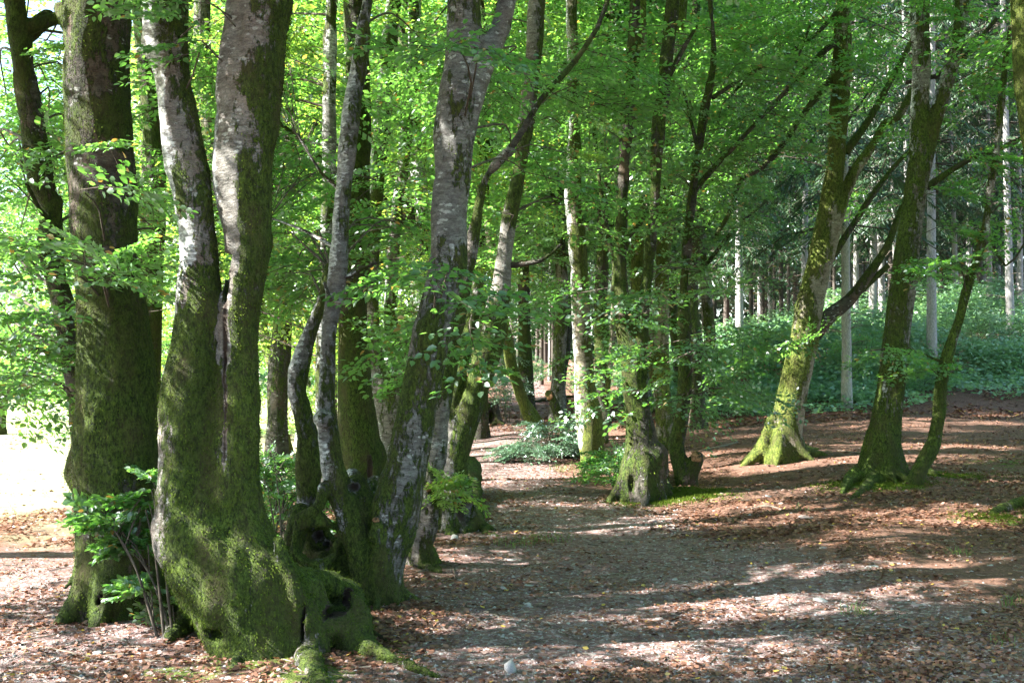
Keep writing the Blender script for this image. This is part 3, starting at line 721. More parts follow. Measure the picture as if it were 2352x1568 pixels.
# the big double-stemmed beech in front
tree('double_stemmed_beech', 'huge pale and mossy beech with two stems forking from one swollen foot, nearest tree', 6.9, [
    dict(p=[(378, 0, 93), (385, 100, 90), (405, 250, 88), (433, 400, 84), (449, 500, 92), (460, 600, 106), (460, 700, 106), (455, 800, 106), (442, 900, 124), (438, 1000, 122), (436, 1100, 134), (452, 1200, 186), (503, 1290, 232), (556, 1370, 236), (592, 1440, 240), (615, 1500, 250)], k=.02),
    dict(p=[(592, 0, 128), (583, 100, 134), (572, 200, 134), (565, 300, 132), (560, 400, 128), (562, 500, 120), (562, 600, 112), (555, 700, 106), (550, 800, 98), (543, 900, 106), (539, 1000, 112), (536, 1100, 120), (540, 1200, 150), (570, 1300, 190), (610, 1400, 215), (640, 1480, 200)], k=.018)],
    seed=11, vox=.019, mat='bark', k=.02, flare=False, amp=1.55, 
    roots=[[(640, 1440, 120, 1.2), (700, 1490, 60), (712, 1530, 44), (742, 1590, 36)], [(760, 1430, 90, .9), (800, 1478, 50), (880, 1508, 38), (940, 1535, 30), (1005, 1558, 18)],
           [(500, 1440, 130, .8), (430, 1440, 70), (385, 1478, 26)], [(540, 1450, 60, 1.2), (548, 1490, 34, .9), (538, 1532, 18)],
           [(450, 1405, 60, 1.2), (395, 1400, 34), (365, 1425, 16)]],
    burls=[[(660, 1340, 70, .1), (710, 1342, 56, .25), (762, 1340, 48, .35), (804, 1370, 46, .3), (822, 1425, 50, .1), (822, 1490, 56, -.05)], [(690, 1400, 80, 0), (725, 1450, 90, -.05)], [(722, 1350, 40, .1), (735, 1400, 44, .02), (790, 1425, 50, 0), (815, 1460, 60, -.05)], [(770, 1450, 70, .05), (800, 1480, 60, 0)],
           [(655, 1300, 40, -.12), (690, 1390, 50, -.16), (712, 1480, 50, -.2)], [(700, 1335, 20, .0), (716, 1400, 26, -.14), (738, 1490, 28, -.2)], [(730, 1450, 22, -.12), (770, 1440, 26, -.1), (800, 1440, 22, -.05)], [(805, 1365, 26, .1), (832, 1410, 28, .0), (842, 1480, 30, -.1)], [(640, 1240, 22, -.14), (668, 1330, 24, -.2), (700, 1440, 26, -.26)], [(620, 1440, 190, -.02), (640, 1500, 190, -.03), (650, 1540, 180, -.03)],
           [(450, 575, 74, -.05), (452, 590, 70, -.05)], [(430, 1120, 120, -.05), (415, 1240, 120, -.08)], [(345, 112, 34, 0), (334, 122, 12, 0)], [(404, 830, 26, .05), (400, 900, 40, .05), (397, 1000, 44, .05)]],
    subs=[(752, 1418, 5, 34, -.04, .12), (700, 1440, 5, 50, -.16, .1), (776, 1392, 34, 13, .12, .3), (792, 1378, 15, 20, .12, .3), (758, 1402, 14, 15, .1, .28), (480, 1462, 22, 16, -.28, .18), (506, 960, 7, 140, -.26, .14), (509, 760, 6, 160, -.2, .14), (414, 872, 26, 4, -.24, .05)],
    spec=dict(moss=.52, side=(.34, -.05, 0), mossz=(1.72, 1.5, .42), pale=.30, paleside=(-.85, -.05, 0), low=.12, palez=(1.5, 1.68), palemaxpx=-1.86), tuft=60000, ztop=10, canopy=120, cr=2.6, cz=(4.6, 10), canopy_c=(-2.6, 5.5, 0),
    blobs=[(470, 480, 60, 12, -.6, .1, 2), (470, 60, 60, 90, -.2, .2, 5)], singles=300, spray_scale=.6, group=B5, brfrac=1.0)
# the thick mossy trunk on the left
tree('mossy_beech', 'thick straight mossy beech trunk with a round burl, standing left behind the double-stemmed beech', 7.9, [
    dict(p=[(218, -20, 145), (222, 200, 145), (226, 300, 143), (237, 500, 146), (250, 640, 150), (264, 800, 162), (267, 1000, 188), (270, 1100, 190), (272, 1180, 184), (276, 1300, 180), (288, 1400, 205)])],
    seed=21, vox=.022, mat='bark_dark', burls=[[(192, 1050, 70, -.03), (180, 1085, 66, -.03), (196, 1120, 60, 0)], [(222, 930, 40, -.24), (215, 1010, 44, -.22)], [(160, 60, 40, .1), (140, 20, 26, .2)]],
    roots=[[(230, 1380, 80, .8), (205, 1410, 34), (182, 1420, 14)], [(300, 1390, 100, .6), (345, 1412, 36), (372, 1428, 14)]],
    subs=[(322, 1330, 16, 60, -.30, .14), (238, 1385, 12, 26, -.3, .1)],
    spec=dict(moss=.88, side=(.10, -.05, 0), pale=-.16, paleside=(-.2, -.5, 0)), tuft=30000, ztop=11, canopy=120, cr=2.6, cz=(5, 11), canopy_c=(-4.2, 7.8, 0),
    blobs=[(230, 450, 80, 50, -.9, .3, 3), (220, 615, 100, 45, -.9, .3, 6), (260, 330, 60, 14, -.8, .2, 1), (160, 560, 60, 50, -.7, .3, 3)], singles=300, lmat='leaf', spray_scale=.62, group=B5, brfrac=1.0)
# dark crooked stem at the left edge
tree('crooked_beech', 'dark crooked beech stem behind the thick mossy trunk at the left edge', 8.9, [
    dict(p=[(28, -20, 40), (42, 60, 46), (58, 200, 50), (80, 330, 56), (96, 420, 60), (118, 480, 46), (116, 560, 58), (128, 640, 48), (150, 720, 56), (168, 830, 58), (190, 950, 66), (215, 1120, 80), (230, 1340, 110)])],
    seed=31, vox=.026, mat='bark_dark', burls=[[(128, 470, 34, 0), (136, 458, 18, 0)], [(110, 40, 30, .3), (62, 80, 36, .1)]],
    spec=dict(moss=.6, side=(-.1, 0, 0)), tuft=4000, ztop=10, canopy=120, cr=2.4, cz=(5, 11), canopy_c=(-6.0, 9.5, 0),
    branches=[dict(p=[(-30, 540, 10, -.3), (40, 560, 12, -.2), (110, 590, 20)]), dict(p=[(60, 420, 8, -.4), (90, 480, 10, -.2), (124, 520, 16)]), dict(p=[(170, 30, 26, .2), (120, 45, 30, .1), (50, 70, 36)], moss=.7)],
    blobs=[(30, 130, 70, 90, -.7, .6, 8), (30, 360, 60, 120, -.4, .6, 7), (30, 590, 80, 100, -.6, .7, 11), (50, 760, 100, 80, -.3, .8, 15), (80, 875, 100, 30, 0, .8, 8), (150, 190, 50, 160, 1.4, .8, 14), (60, 300, 120, 300, 3, 1.5, 60), (330, 400, 60, 350, 3, 1, 40), (60, 780, 120, 130, 3.5, 1.5, 30)],
    singles=300, spray_scale=.75, group=B5, brfrac=.6)
# the stool of slim stems in the middle of the picture
tree('leaning_beech', 'two-stemmed grey mossy beech leaning right from a hollow stool beside the path', 8.2, [
    dict(p=[(1066, -20, 76), (1072, 100, 90), (1060, 200, 98), (1047, 300, 97), (1046, 400, 86), (1034, 500, 83), (1026, 600, 86), (1008, 700, 82), (993, 760, 84), (976, 850, 92), (955, 957, 90), (932, 1067, 98), (908, 1177, 112), (893, 1287, 84), (872, 1390, 96)], k=.04),
    dict(p=[(1168, -20, 36, .1), (1150, 60, 40, .1), (1126, 115, 46, .05), (1090, 200, 52), (1062, 300, 60)], k=.05),
    dict(p=[(847, -20, 28, .1), (833, 100, 37, .1), (816, 200, 36, .1), (804, 300, 40), (792, 400, 40), (782, 500, 41), (776, 600, 39), (765, 700, 41), (757, 760, 38), (754, 850, 41), (752, 957, 43), (764, 1067, 50), (786, 1140, 64), (815, 1225, 72), (838, 1310, 76), (856, 1390, 90)], k=.04),
    dict(p=[(760, 620, 30, .4), (742, 690, 32, .4), (722, 737, 34, .4), (701, 792, 40, .4), (685, 850, 50, .4), (682, 902, 48, .4), (698, 950, 48, .4), (708, 1000, 50, .4), (708, 1067, 54, .4), (712, 1177, 54, .4), (735, 1260, 80, .35), (800, 1340, 100, .2)], up=False, k=.04)],
    seed=41, vox=.021, mat='bark_pale', k=.05,
    burls=[[(885, 1195, 20, -.1), (880, 1260, 46, -.12), (868, 1350, 60, -.1)], [(864, 1198, 24, -.12), (862, 1230, 40, -.12)], [(735, 960, 30, -.06), (748, 962, 44, -.12)],
           [(700, 1215, 60, -.05), (735, 1195, 40, -.05), (760, 1240, 50, 0), (735, 1290, 60, -.05), (690, 1265, 60, -.05), (700, 1215, 60, -.05)], [(690, 1180, 60, .2), (668, 1275, 50, .1), (650, 1290, 40, .1)], [(690, 1190, 34, -.1), (735, 1160, 28, -.1), (742, 1120, 24, -.1)],
           [(810, 1092, 40, .35), (806, 1140, 60, .3), (815, 1200, 80, .2)], [(815, 1122, 60, .15), (840, 1180, 70, .1)], [(860, 1115, 44, .4), (850, 1160, 60, .3)], [(780, 1300, 120, .3), (760, 1360, 120, .2)], [(828, 1390, 70, -.1), (848, 1440, 30, -.1)]],
    faces=[(884, 1190, 14, -.12, (.1, -.5, .85)), (863, 1192, 15, -.15, (-.2, -.6, .8)), (808, 1088, 32, .33, (0, -.3, .95))],
    subs=[(708, 1250, 24, 30, -.12, .46), (738, 1236, 26, 20, -.12, .46), (726, 1268, 28, 15, -.12, .44), (812, 1120, 15, 15, -.05, .16), (752, 963, 8, 11, -.24, .06), (832, 1215, 14, 60, -.28, .1)],
    spec=dict(moss=.44, side=(.10, .05, 0), pale=-.15, paleside=(-.4, 0, 0), paleadd=(-1.08, .4), low=.35), tuft=14000, ztop=10.5, canopy=140, cr=2.8, cz=(5, 11), canopy_c=(-1.6, 9.0, 0),
    branches=[dict(p=[(690, 320, 5, .2), (740, 400, 7, .1), (800, 455, 10)]), dict(p=[(620, 500, 4, .4), (700, 530, 7, .2), (772, 570, 10)]), dict(p=[(850, 640, 12, -.1), (800, 700, 12, -.15), (760, 690, 8, -.1), (745, 650, 8, 0)]), dict(p=[(930, 590, 4, -.3), (860, 605, 7, -.2), (790, 640, 10)])],
    blobs=[(1080, 100, 60, 60, -.9, .2, 4), (1010, 640, 100, 34, -.8, .3, 3), (1140, 690, 80, 44, -.5, .4, 6), (700, 330, 80, 140, 1.5, 1, 26), (700, 600, 80, 100, 1.5, 1.0, 18), (850, 640, 90, 50, -.2, .5, 4), (900, 480, 90, 160, 2, 1, 24), (1000, 790, 60, 60, .6, .4, 5), (480, 140, 50, 160, 2, .6, 16), (340, 500, 50, 200, 2, .6, 16), (1150, 300, 80, 200, 1.5, 1, 20), (900, 200, 120, 150, 2, 1, 30), (660, 130, 60, 120, 2, 1, 18)],
    singles=300, lmat='leaf', spray_scale=.8, group=B5, brfrac=.5)
for px, py, wd, dp in ((886, 1192, 20, 8.03), (865, 1187, 22, 8.0)):
    pass
# two unseen trees added beyond the left edge to shade the near ground
tree('added_shade_beech', 'unseen beech added outside the left edge, its crown there to shade the near ground', 5.0, [dict(p=[(-2300, -200, 150), (-2250, 500, 170), (-2200, 1750, 220)])], seed=45, vox=.06, mat='bark_dark', ztop=9, canopy=760, cr=3.6, cz=(4.4, 11.0), canopy_c=(-6.0, 5.2, 0), group=B5)
tree('added_shade_beech', 'second unseen beech added outside the left edge for shade, crown over the field edge', 10.0, [dict(p=[(-1100, -200, 90), (-1100, 500, 100), (-1080, 1300, 140)])], seed=46, vox=.06, mat='bark_dark', ztop=9, canopy=480, cr=3.4, cz=(5.2, 10), canopy_c=(-7.6, 9.3, 0), group=B5)
# stems behind the stool
tree('forked_beech', 'slender mossy beech with a forked cut foot, close behind the leaning two-stemmed beech', 10.0, [
    dict(p=[(1172, 345, 18, -.1), (1122, 396, 22), (1098, 470, 24), (1086, 560, 26), (1070, 650, 30), (1040, 800, 34), (1022, 900, 36), (1012, 980, 40), (1000, 1060, 56), (978, 1140, 62), (962, 1220, 58), (965, 1292, 70)], up=False),
    ], branches=[dict(p=[(1405, -30, 10, .3), (1372, 65, 12, .2), (1313, 150, 13, .1), (1268, 200, 14), (1238, 235, 14), (1200, 300, 15, -.1), (1165, 352, 18, -.1)])],
    seed=51, vox=.026, mat='bark', spec=dict(moss=.55, side=(.1, 0, 0), low=.3), tuft=3000, burls=[[(1002, 1120, 22, -.15), (1000, 1160, 34, -.12), (985, 1230, 40, -.05)], [(985, 1120, 20, -.2), (990, 1150, 28, -.15)]],
    faces=[(1002, 1116, 22, -.17, (.2, -.7, .6)), (984, 1118, 18, -.22, (-.2, -.7, .6))],
    roots=[[(950, 1260, 50, .8), (972, 1300, 26), (1010, 1315, 12)]], blobs=[(1032, 1108, 20, 40, -.3, .14, 9), (1210, 500, 80, 110, .8, .8, 16), (1300, 330, 100, 120, 1.4, .8, 22), (1080, 840, 50, 40, .2, .4, 5)],
    singles=200, lmat='leaf_yellow', spray_scale=.36, group=B5, canopy=100, cz=(5, 10), canopy_c=(-3.2, 11.0, 0))
tree('hollow_footed_beech', 'beech with a dark triangular hollow in its spreading foot beside the path', 12.1, [
    dict(p=[(1236, -20, 40), (1225, 150, 40), (1205, 300, 34), (1190, 405, 36), (1168, 520, 36), (1158, 600, 40), (1145, 700, 54), (1122, 800, 60), (1092, 902, 62), (1070, 957, 64), (1042, 1040, 72), (1036, 1120, 76), (1046, 1220, 100)]),
    dict(p=[(1100, 640, 24, .1), (1085, 730, 30, .1), (1068, 800, 32, .05), (1050, 880, 36), (1030, 960, 44), (1022, 1050, 50)], up=False, k=.03)],
    seed=61, vox=.03, mat='bark', roots=[[(1075, 1130, 70, 1.6), (1095, 1190, 40), (1118, 1226, 26), (1145, 1232, 12)], [(1010, 1190, 60, .8), (1030, 1225, 30), (1050, 1232, 14)]],
    subs=[(1072, 1172, 28, 44, -.35, .34)], spec=dict(moss=.55, side=(.25, 0, 0), pale=-.1, paleside=(-.5, 0, 0), low=.4), tuft=4000, ztop=12, canopy=160, cr=3, cz=(5.5, 12), canopy_c=(-1.5, 13.0, 0),
    branches=[dict(p=[(1290, 560, 6, -.2), (1240, 600, 9, -.1), (1165, 610, 16)])],
    blobs=[(1200, 420, 110, 160, -.2, 1, 30), (1190, 620, 90, 80, .4, 1, 14), (1110, 790, 50, 40, -.6, .4, 5), (1150, 150, 110, 140, .5, 1.2, 30), (1300, 180, 90, 150, .5, 1.5, 26), (1290, 480, 70, 90, .8, 1, 9)], singles=250, group=B5)
tree('dark_green_beech', 'massive dark green mossy trunk with a cleft foot behind the slim pale stem', 15.5, [
    dict(p=[(812, -20, 52), (822, 200, 60), (818, 400, 66), (816, 600, 66), (810, 682, 62), (813, 792, 68), (817, 902, 80), (824, 1012, 98), (834, 1095, 110), (838, 1125, 118)])],
    seed=71, vox=.036, mat='bark_dark', subs=[(846, 1070, 10, 60, -.45, .2)], spec=dict(moss=.95, side=(0, 0, 0), low=.3), ztop=14, canopy=220, cr=3.2, cz=(6, 13), canopy_c=(-3.6, 16, 0), moss_mat='moss_green', tuft=3000,
    branches=[dict(p=[(600, 250, 8, -1), (700, 330, 12, -.5), (800, 420, 20)])],
    blobs=[(700, 200, 130, 200, 0, 1.5, 60), (680, 480, 120, 150, -.5, 1.5, 50), (930, 250, 130, 220, .5, 2, 70), (930, 560, 120, 150, .5, 2, 54), (900, 740, 90, 70, -1, 1, 20), (660, 700, 70, 90, 0, 1.2, 20)], lmat='leaf', group=B5, brfrac=.2, singles=100)
tree('two_toned_beech', 'leaning beech with white left flank and brown mossy front, behind the leaning two-stemmed beech', 20.5, [
    dict(p=[(905, -10, 36, .3), (880, 250, 40), (858, 500, 36), (850, 700, 38), (858, 820, 46), (878, 902, 66), (893, 980, 62), (898, 1040, 56), (902, 1085, 66)]),
    dict(p=[(950, 60, 24, .5), (935, 300, 28, .4), (905, 560, 28, .3), (898, 760, 34, .2), (915, 860, 44, .1), (908, 960, 50)], k=.03)],
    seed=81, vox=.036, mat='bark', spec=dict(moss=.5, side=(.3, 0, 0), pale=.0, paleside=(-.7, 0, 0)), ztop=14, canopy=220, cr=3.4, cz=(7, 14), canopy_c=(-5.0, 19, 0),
    blobs=[(900, 380, 140, 200, 1, 2, 80), (960, 640, 100, 120, 1, 2, 46), (880, 120, 160, 120, 1.5, 2, 50)], lmat='leaf_yellow', group=B5, brfrac=.2)
tree('pale_straight_beech', 'straight pale grey beech trunk half hidden by leaves left of the slim pale stem', 14.0, [
    dict(p=[(762, -20, 28), (757, 200, 32), (755, 400, 31), (750, 560, 30), (744, 700, 32), (742, 900, 36), (745, 1080, 44), (746, 1170, 52)])],
    seed=91, vox=.034, mat='bark_pale', spec=dict(moss=.25, pale=.35, low=.5), ztop=12, canopy=160, cr=3, cz=(5.5, 12), canopy_c=(-5.0, 13, 0),
    blobs=[(640, 330, 90, 200, .5, 1.5, 50), (640, 600, 80, 130, .5, 1.5, 36), (640, 60, 100, 100, .5, 1.5, 30), (430, 250, 90, 200, 2, 1, 36), (340, 700, 50, 200, 1, 1, 20)], lmat='leaf_yellow', group=B5, brfrac=.2)
# trees across the path, in the centre
B6 = 'beeches standing in the bend of the path'
tree('bright_mossy_beech', 'tall mossy beech with a white sunlit left flank, standing behind the holly bush', 19.0, [
    dict(p=[(1312, -20, 26), (1314, 100, 28), (1320, 275, 30), (1316, 450, 40), (1326, 550, 40), (1330, 627, 41), (1334, 717, 43), (1338, 807, 44), (1344, 897, 52), (1356, 987, 60), (1362, 1062, 48)])],
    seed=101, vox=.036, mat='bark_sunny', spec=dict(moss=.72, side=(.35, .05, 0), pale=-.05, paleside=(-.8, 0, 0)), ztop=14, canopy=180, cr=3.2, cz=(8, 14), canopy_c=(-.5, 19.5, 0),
    roots=[[(1375, 1045, 36, 1), (1388, 1066, 18), (1400, 1072, 10)]], branches=[dict(p=[(1445, 560, 5, .2), (1420, 480, 8, .1), (1375, 380, 10), (1362, 280, 8), (1350, 200, 6)], mat='bark_dark')],
    blobs=[(1320, 200, 120, 200, .8, 2, 60), (1260, 600, 90, 60, .6, 1.4, 14), (1400, 400, 90, 160, 1.2, 2, 40), (1390, 700, 50, 50, .2, 1, 5)], lmat='leaf', group=B6, brfrac=.2)
J0 = 14.2
tree('many_stemmed_beech', 'stout mossy beech splitting into dark upright stems, behind the sunlit moss mound', J0, [
    dict(p=[(1462, -20, 26), (1456, 100, 28), (1444, 250, 28), (1436, 330, 26), (1432, 400, 27), (1428, 500, 30), (1422, 625, 36), (1428, 700, 42), (1448, 807, 48), (1459, 897, 56), (1466, 942, 60), (1474, 1032, 74), (1474, 1077, 100), (1472, 1135, 104)]),
    dict(p=[(1546, -20, 30, -.1), (1532, 150, 30, -.1), (1512, 300, 28, -.1), (1504, 450, 26, -.1), (1495, 550, 26, -.1), (1484, 660, 30), (1470, 760, 40), (1462, 860, 46)], k=.04)],
    seed=111, vox=.03, mat='bark_dark', roots=[[(1430, 1100, 40, 1.2), (1418, 1135, 26), (1400, 1158, 12)], [(1470, 1110, 50, 1), (1462, 1140, 30), (1455, 1150, 12)], [(1505, 1100, 60, 1), (1530, 1120, 26), (1545, 1125, 12)]],
    subs=[(1452, 1112, 12, 34, -.34, .16), (1425, 1145, 8, 20, -.3, .12)], burls=[[(1505, 1045, 60, -.05), (1512, 1085, 50, -.05)]],
    spec=dict(moss=.62, side=(-.2, 0, 0), low=.1), tuft=4000, ztop=11, canopy=160, cr=3, cz=(6.5, 12), canopy_c=(.6, 14.5, 0),
    branches=[dict(p=[(1375, 400, 8, .1), (1385, 470, 10, .1), (1400, 560, 12), (1425, 640, 14)]), dict(p=[(1488, 480, 9), (1470, 515, 11), (1445, 540, 13), (1428, 600, 14)]), dict(p=[(1600, 60, 8, .1), (1560, 130, 12), (1525, 200, 15)])],
    blobs=[(1520, 690, 90, 40, -.5, .7, 14), (1540, 790, 110, 40, -.6, .6, 17), (1500, 870, 90, 34, -.7, .45, 13), (1440, 925, 30, 10, -.7, .3, 3), (1570, 560, 90, 90, .6, 1, 16), (1480, 180, 120, 180, .9, 1.3, 40), (1460, 430, 100, 120, 1.0, 1.2, 16), (1400, 660, 40, 30, -.2, .6, 4)],
    singles=300, lmat='leaf_dark', group=B6, brfrac=.35)
tree('crooked_dark_beech', 'thin dark beech bent at the foot above a cut stub beside the moss mound', 15.6, [
    dict(p=[(1630, -20, 12), (1637, 80, 16), (1638, 150, 16), (1625, 220, 18), (1612, 300, 20), (1603, 360, 18), (1590, 450, 22), (1580, 550, 24), (1572, 650, 24), (1572, 750, 28), (1574, 850, 32), (1568, 940, 32), (1558, 990, 36), (1552, 1020, 38), (1562, 1065, 42), (1578, 1110, 54)])],
    seed=121, vox=.03, mat='bark_dark', flare=False, burls=[[(1578, 1100, 50, -.05), (1590, 1074, 42, -.06), (1602, 1052, 34, -.08)]], faces=[(1604, 1046, 28, -.15, (.35, -.75, .5))],
    spec=dict(moss=.5, side=(-.35, 0, 0), low=.5), tuft=1500, ztop=12, canopy=120, cr=2.6, cz=(7, 13), canopy_c=(1.8, 16, 0),
    branches=[dict(p=[(1860, 60, 6, .4), (1800, 215, 7, .3), (1748, 270, 9, .2), (1698, 325, 11, .1), (1640, 385, 13), (1592, 440, 15)]), dict(p=[(1830, 110, 5, .3), (1740, 160, 7, .2), (1690, 190, 8, .1), (1636, 225, 12)]), dict(p=[(1570, 210, 6), (1590, 290, 9), (1604, 350, 12)])],
    blobs=[(1640, 770, 100, 50, -.3, .9, 18), (1650, 860, 90, 40, -.3, .8, 12), (1660, 650, 70, 60, .4, 1, 8), (1660, 200, 130, 180, .2, 1.4, 34), (1620, 430, 90, 120, .2, 1.2, 22), (1560, 350, 90, 150, .6, 1, 26), (1600, 905, 60, 20, -.7, .4, 6)],
    singles=200, lmat='leaf_dark', group=B6, brfrac=.35)
tree('twin_sunlit_beech', 'twin-stemmed beech with yellow-green sunlit flanks half hidden behind the dark stems', 21.5, [
    dict(p=[(1475, -20, 20), (1474, 200, 24), (1468, 400, 28), (1464, 600, 30), (1480, 760, 36), (1510, 860, 40), (1524, 930, 40), (1527, 1020, 42)]),
    dict(p=[(1572, -20, 22, .3), (1560, 120, 26, .3), (1540, 300, 30, .2), (1528, 480, 34, .1), (1522, 640, 34), (1518, 780, 36), (1520, 860, 40)], k=.04)],
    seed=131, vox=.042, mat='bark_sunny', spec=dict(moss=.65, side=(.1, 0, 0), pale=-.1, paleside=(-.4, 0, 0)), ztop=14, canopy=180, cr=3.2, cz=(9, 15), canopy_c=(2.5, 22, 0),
    blobs=[(1500, 250, 160, 200, .6, 2.5, 90), (1540, 560, 120, 120, .8, 2, 40), (1400, 300, 100, 200, 1, 2, 50), (1600, 440, 90, 120, 1, 2, 26)], lmat='leaf', group=B6, brfrac=.15)
# trees on the right
B7 = 'beeches on the leafy slope at the right'
tree('sunlit_moss_beech', 'leaning beech with bright yellow-green sunlit foot and branches fanning to both sides', 17.6, [
    dict(p=[(1940, -20, 32), (1935, 100, 44), (1928, 250, 43), (1921, 350, 42), (1909, 450, 44), (1893, 550, 52), (1870, 650, 60), (1858, 706, 62), (1846, 788, 64), (1826, 871, 68), (1807, 981, 74), (1798, 1036, 84), (1795, 1055, 100)]),
    dict(p=[(2095, 210, 15, .2), (2062, 270, 20, .15), (2030, 285, 22, .1), (2000, 340, 24, .1), (1962, 395, 25), (1940, 450, 27), (1915, 520, 34), (1895, 590, 40)], up=False, k=.05)],
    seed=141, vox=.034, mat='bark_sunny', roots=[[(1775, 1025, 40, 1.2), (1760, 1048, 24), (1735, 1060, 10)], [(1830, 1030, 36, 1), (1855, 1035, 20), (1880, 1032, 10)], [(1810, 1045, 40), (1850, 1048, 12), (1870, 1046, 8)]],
    subs=[(1778, 1012, 5, 24, -.42, .1)], spec=dict(moss=.72, side=(-.3, 0, 0), low=.3), tuft=5000, ztop=11, canopy=140, cr=3, cz=(8, 13), canopy_c=(3.6, 18, 0),
    branches=[dict(p=[(2135, 385, 8, .2), (2090, 440, 11, .1), (2065, 490, 14, .1), (2040, 560, 17), (2000, 625, 22), (1950, 690, 28), (1905, 725, 36), (1868, 765, 44)], mat='bark_dark'),
              dict(p=[(2040, 610, 12, .1), (1995, 650, 16, .05), (1950, 690, 20)], moss=.9), dict(p=[(2120, 320, 7, .4), (2065, 370, 10, .3), (2010, 440, 13, .2), (1960, 515, 15, .1), (1912, 590, 18)], mat='bark_dark'),
              dict(p=[(2110, 60, 9, .3), (2065, 150, 13, .2), (2030, 215, 14, .1), (1990, 285, 16), (1942, 350, 20)], mat='bark_dark'),
              dict(p=[(1645, 540, 9, -.8), (1680, 480, 11, -.7), (1700, 415, 13, -.6), (1750, 385, 13, -.5), (1800, 330, 13, -.4), (1850, 255, 14, -.2), (1910, 180, 16)], mat='bark_dark'),
              dict(p=[(1655, 350, 6, -.8), (1720, 300, 8, -.6), (1800, 215, 10, -.4), (1870, 140, 12, -.2), (1925, 90, 16)], mat='bark_dark'),
              dict(p=[(1660, 240, 5, -.5), (1740, 160, 7, -.4), (1850, 100, 9, -.2), (1930, 20, 12)], mat='bark_dark'), dict(p=[(2010, 190, 4, .1), (1975, 240, 5, .1), (1930, 300, 8)], moss=.1)],
    blobs=[(1760, 180, 150, 160, 0, 1.8, 42), (1720, 350, 110, 60, 0, 1.5, 18), (1700, 470, 60, 40, .2, 1.2, 4), (1960, 150, 110, 130, .5, 1.8, 26), (1900, 60, 150, 60, 0, 2, 24), (2010, 480, 60, 60, .4, 1, 5), (1900, 755, 50, 10, -.5, .3, 2), (1690, 90, 120, 100, 0, 1.5, 20)],
    singles=100, lmat='leaf', group=B7, brfrac=.4)
tree('forking_beech', 'grey and mossy beech forking high up, with knobbly mossy foot, on the right slope', 14.6, [
    dict(p=[(2116, -20, 38), (2116, 150, 42), (2110, 350, 46), (2100, 450, 52), (2088, 550, 55), (2068, 700, 58), (2062, 761, 58), (2050, 871, 62), (2034, 981, 68), (2033, 1036, 76), (2028, 1105, 96)]),
    dict(p=[(2212, -20, 30), (2205, 60, 32), (2185, 150, 34), (2160, 230, 36), (2140, 310, 36), (2120, 390, 36), (2106, 440, 40)], k=.03)],
    seed=151, vox=.03, mat='bark', roots=[[(2000, 1085, 56, .9), (1970, 1100, 44, .6), (1948, 1112, 36, .3), (1935, 1135, 12)], [(2050, 1085, 50, 1), (2075, 1100, 24), (2085, 1104, 12)], [(2010, 1100, 50), (1985, 1125, 26), (1950, 1148, 10)]],
    burls=[[(1965, 1088, 34, -.2), (1952, 1100, 30, -.2)]], spec=dict(moss=.33, side=(-.12, -.1, 0), pale=.02, paleside=(-.5, 0, 0), low=.7), tuft=8000, moss_mat='moss_green', ztop=10, canopy=100, cr=3, cz=(6.5, 12), canopy_c=(4.0, 15, 0),
    branches=[dict(p=[(2360, 310, 10, .1), (2290, 345, 12, .1), (2230, 365, 13), (2180, 395, 15), (2130, 430, 20)], moss=.7), dict(p=[(2310, 20, 8, .2), (2240, 100, 12, .2), (2190, 150, 14, .2), (2150, 175, 12, .3), (2080, 190, 10, .4)], mat='bark_dark')],
    blobs=[(2110, 620, 70, 16, -.4, .3, 4), (2150, 520, 50, 30, -.3, .4, 4), (2250, 130, 110, 90, .2, 1.2, 18), (2050, 40, 140, 50, .1, 1.2, 14), (2030, 240, 50, 60, .3, .8, 5), (2200, 360, 110, 30, 0, .8, 8), (2140, 430, 60, 20, -.3, .4, 3)],
    singles=250, lmat='leaf', spray_scale=.85, group=B7, brfrac=.5)
tree('slim_curved_beech', 'slim curved beech with a mossy crooked foot, rightmost whole tree of the slope', 14.2, [
    dict(p=[(2318, 90, 10), (2310, 140, 12), (2300, 225, 14), (2288, 350, 16), (2276, 425, 17), (2266, 500, 17), (2256, 565, 18), (2232, 625, 20), (2213, 700, 21), (2190, 772, 24), (2168, 843, 26), (2158, 898, 27), (2157, 953, 30), (2146, 1014, 32), (2120, 1063, 34), (2095, 1113, 40)])],
    seed=161, vox=.028, mat='bark', flare=False, roots=[[(2120, 1080, 34), (2150, 1092, 18), (2185, 1098, 10)]], spec=dict(moss=.55, side=(-.1, 0, 0), low=.7), tuft=2500, moss_mat='moss_green', ztop=8,
    branches=[dict(p=[(2352, 560, 5), (2310, 610, 6), (2262, 520, 9)]), dict(p=[(2000, 805, 3, -.3), (2080, 800, 4, -.2), (2172, 835, 7)])],
    blobs=[(2180, 600, 50, 24, -.3, .4, 4), (2060, 812, 60, 10, -.5, .3, 3), (2200, 840, 90, 14, -.2, .4, 5), (2290, 180, 50, 80, 0, .6, 6), (2300, 480, 60, 40, 0, .6, 4)], singles=150, lmat='leaf', spray_scale=.7, group=B7, brfrac=.8)
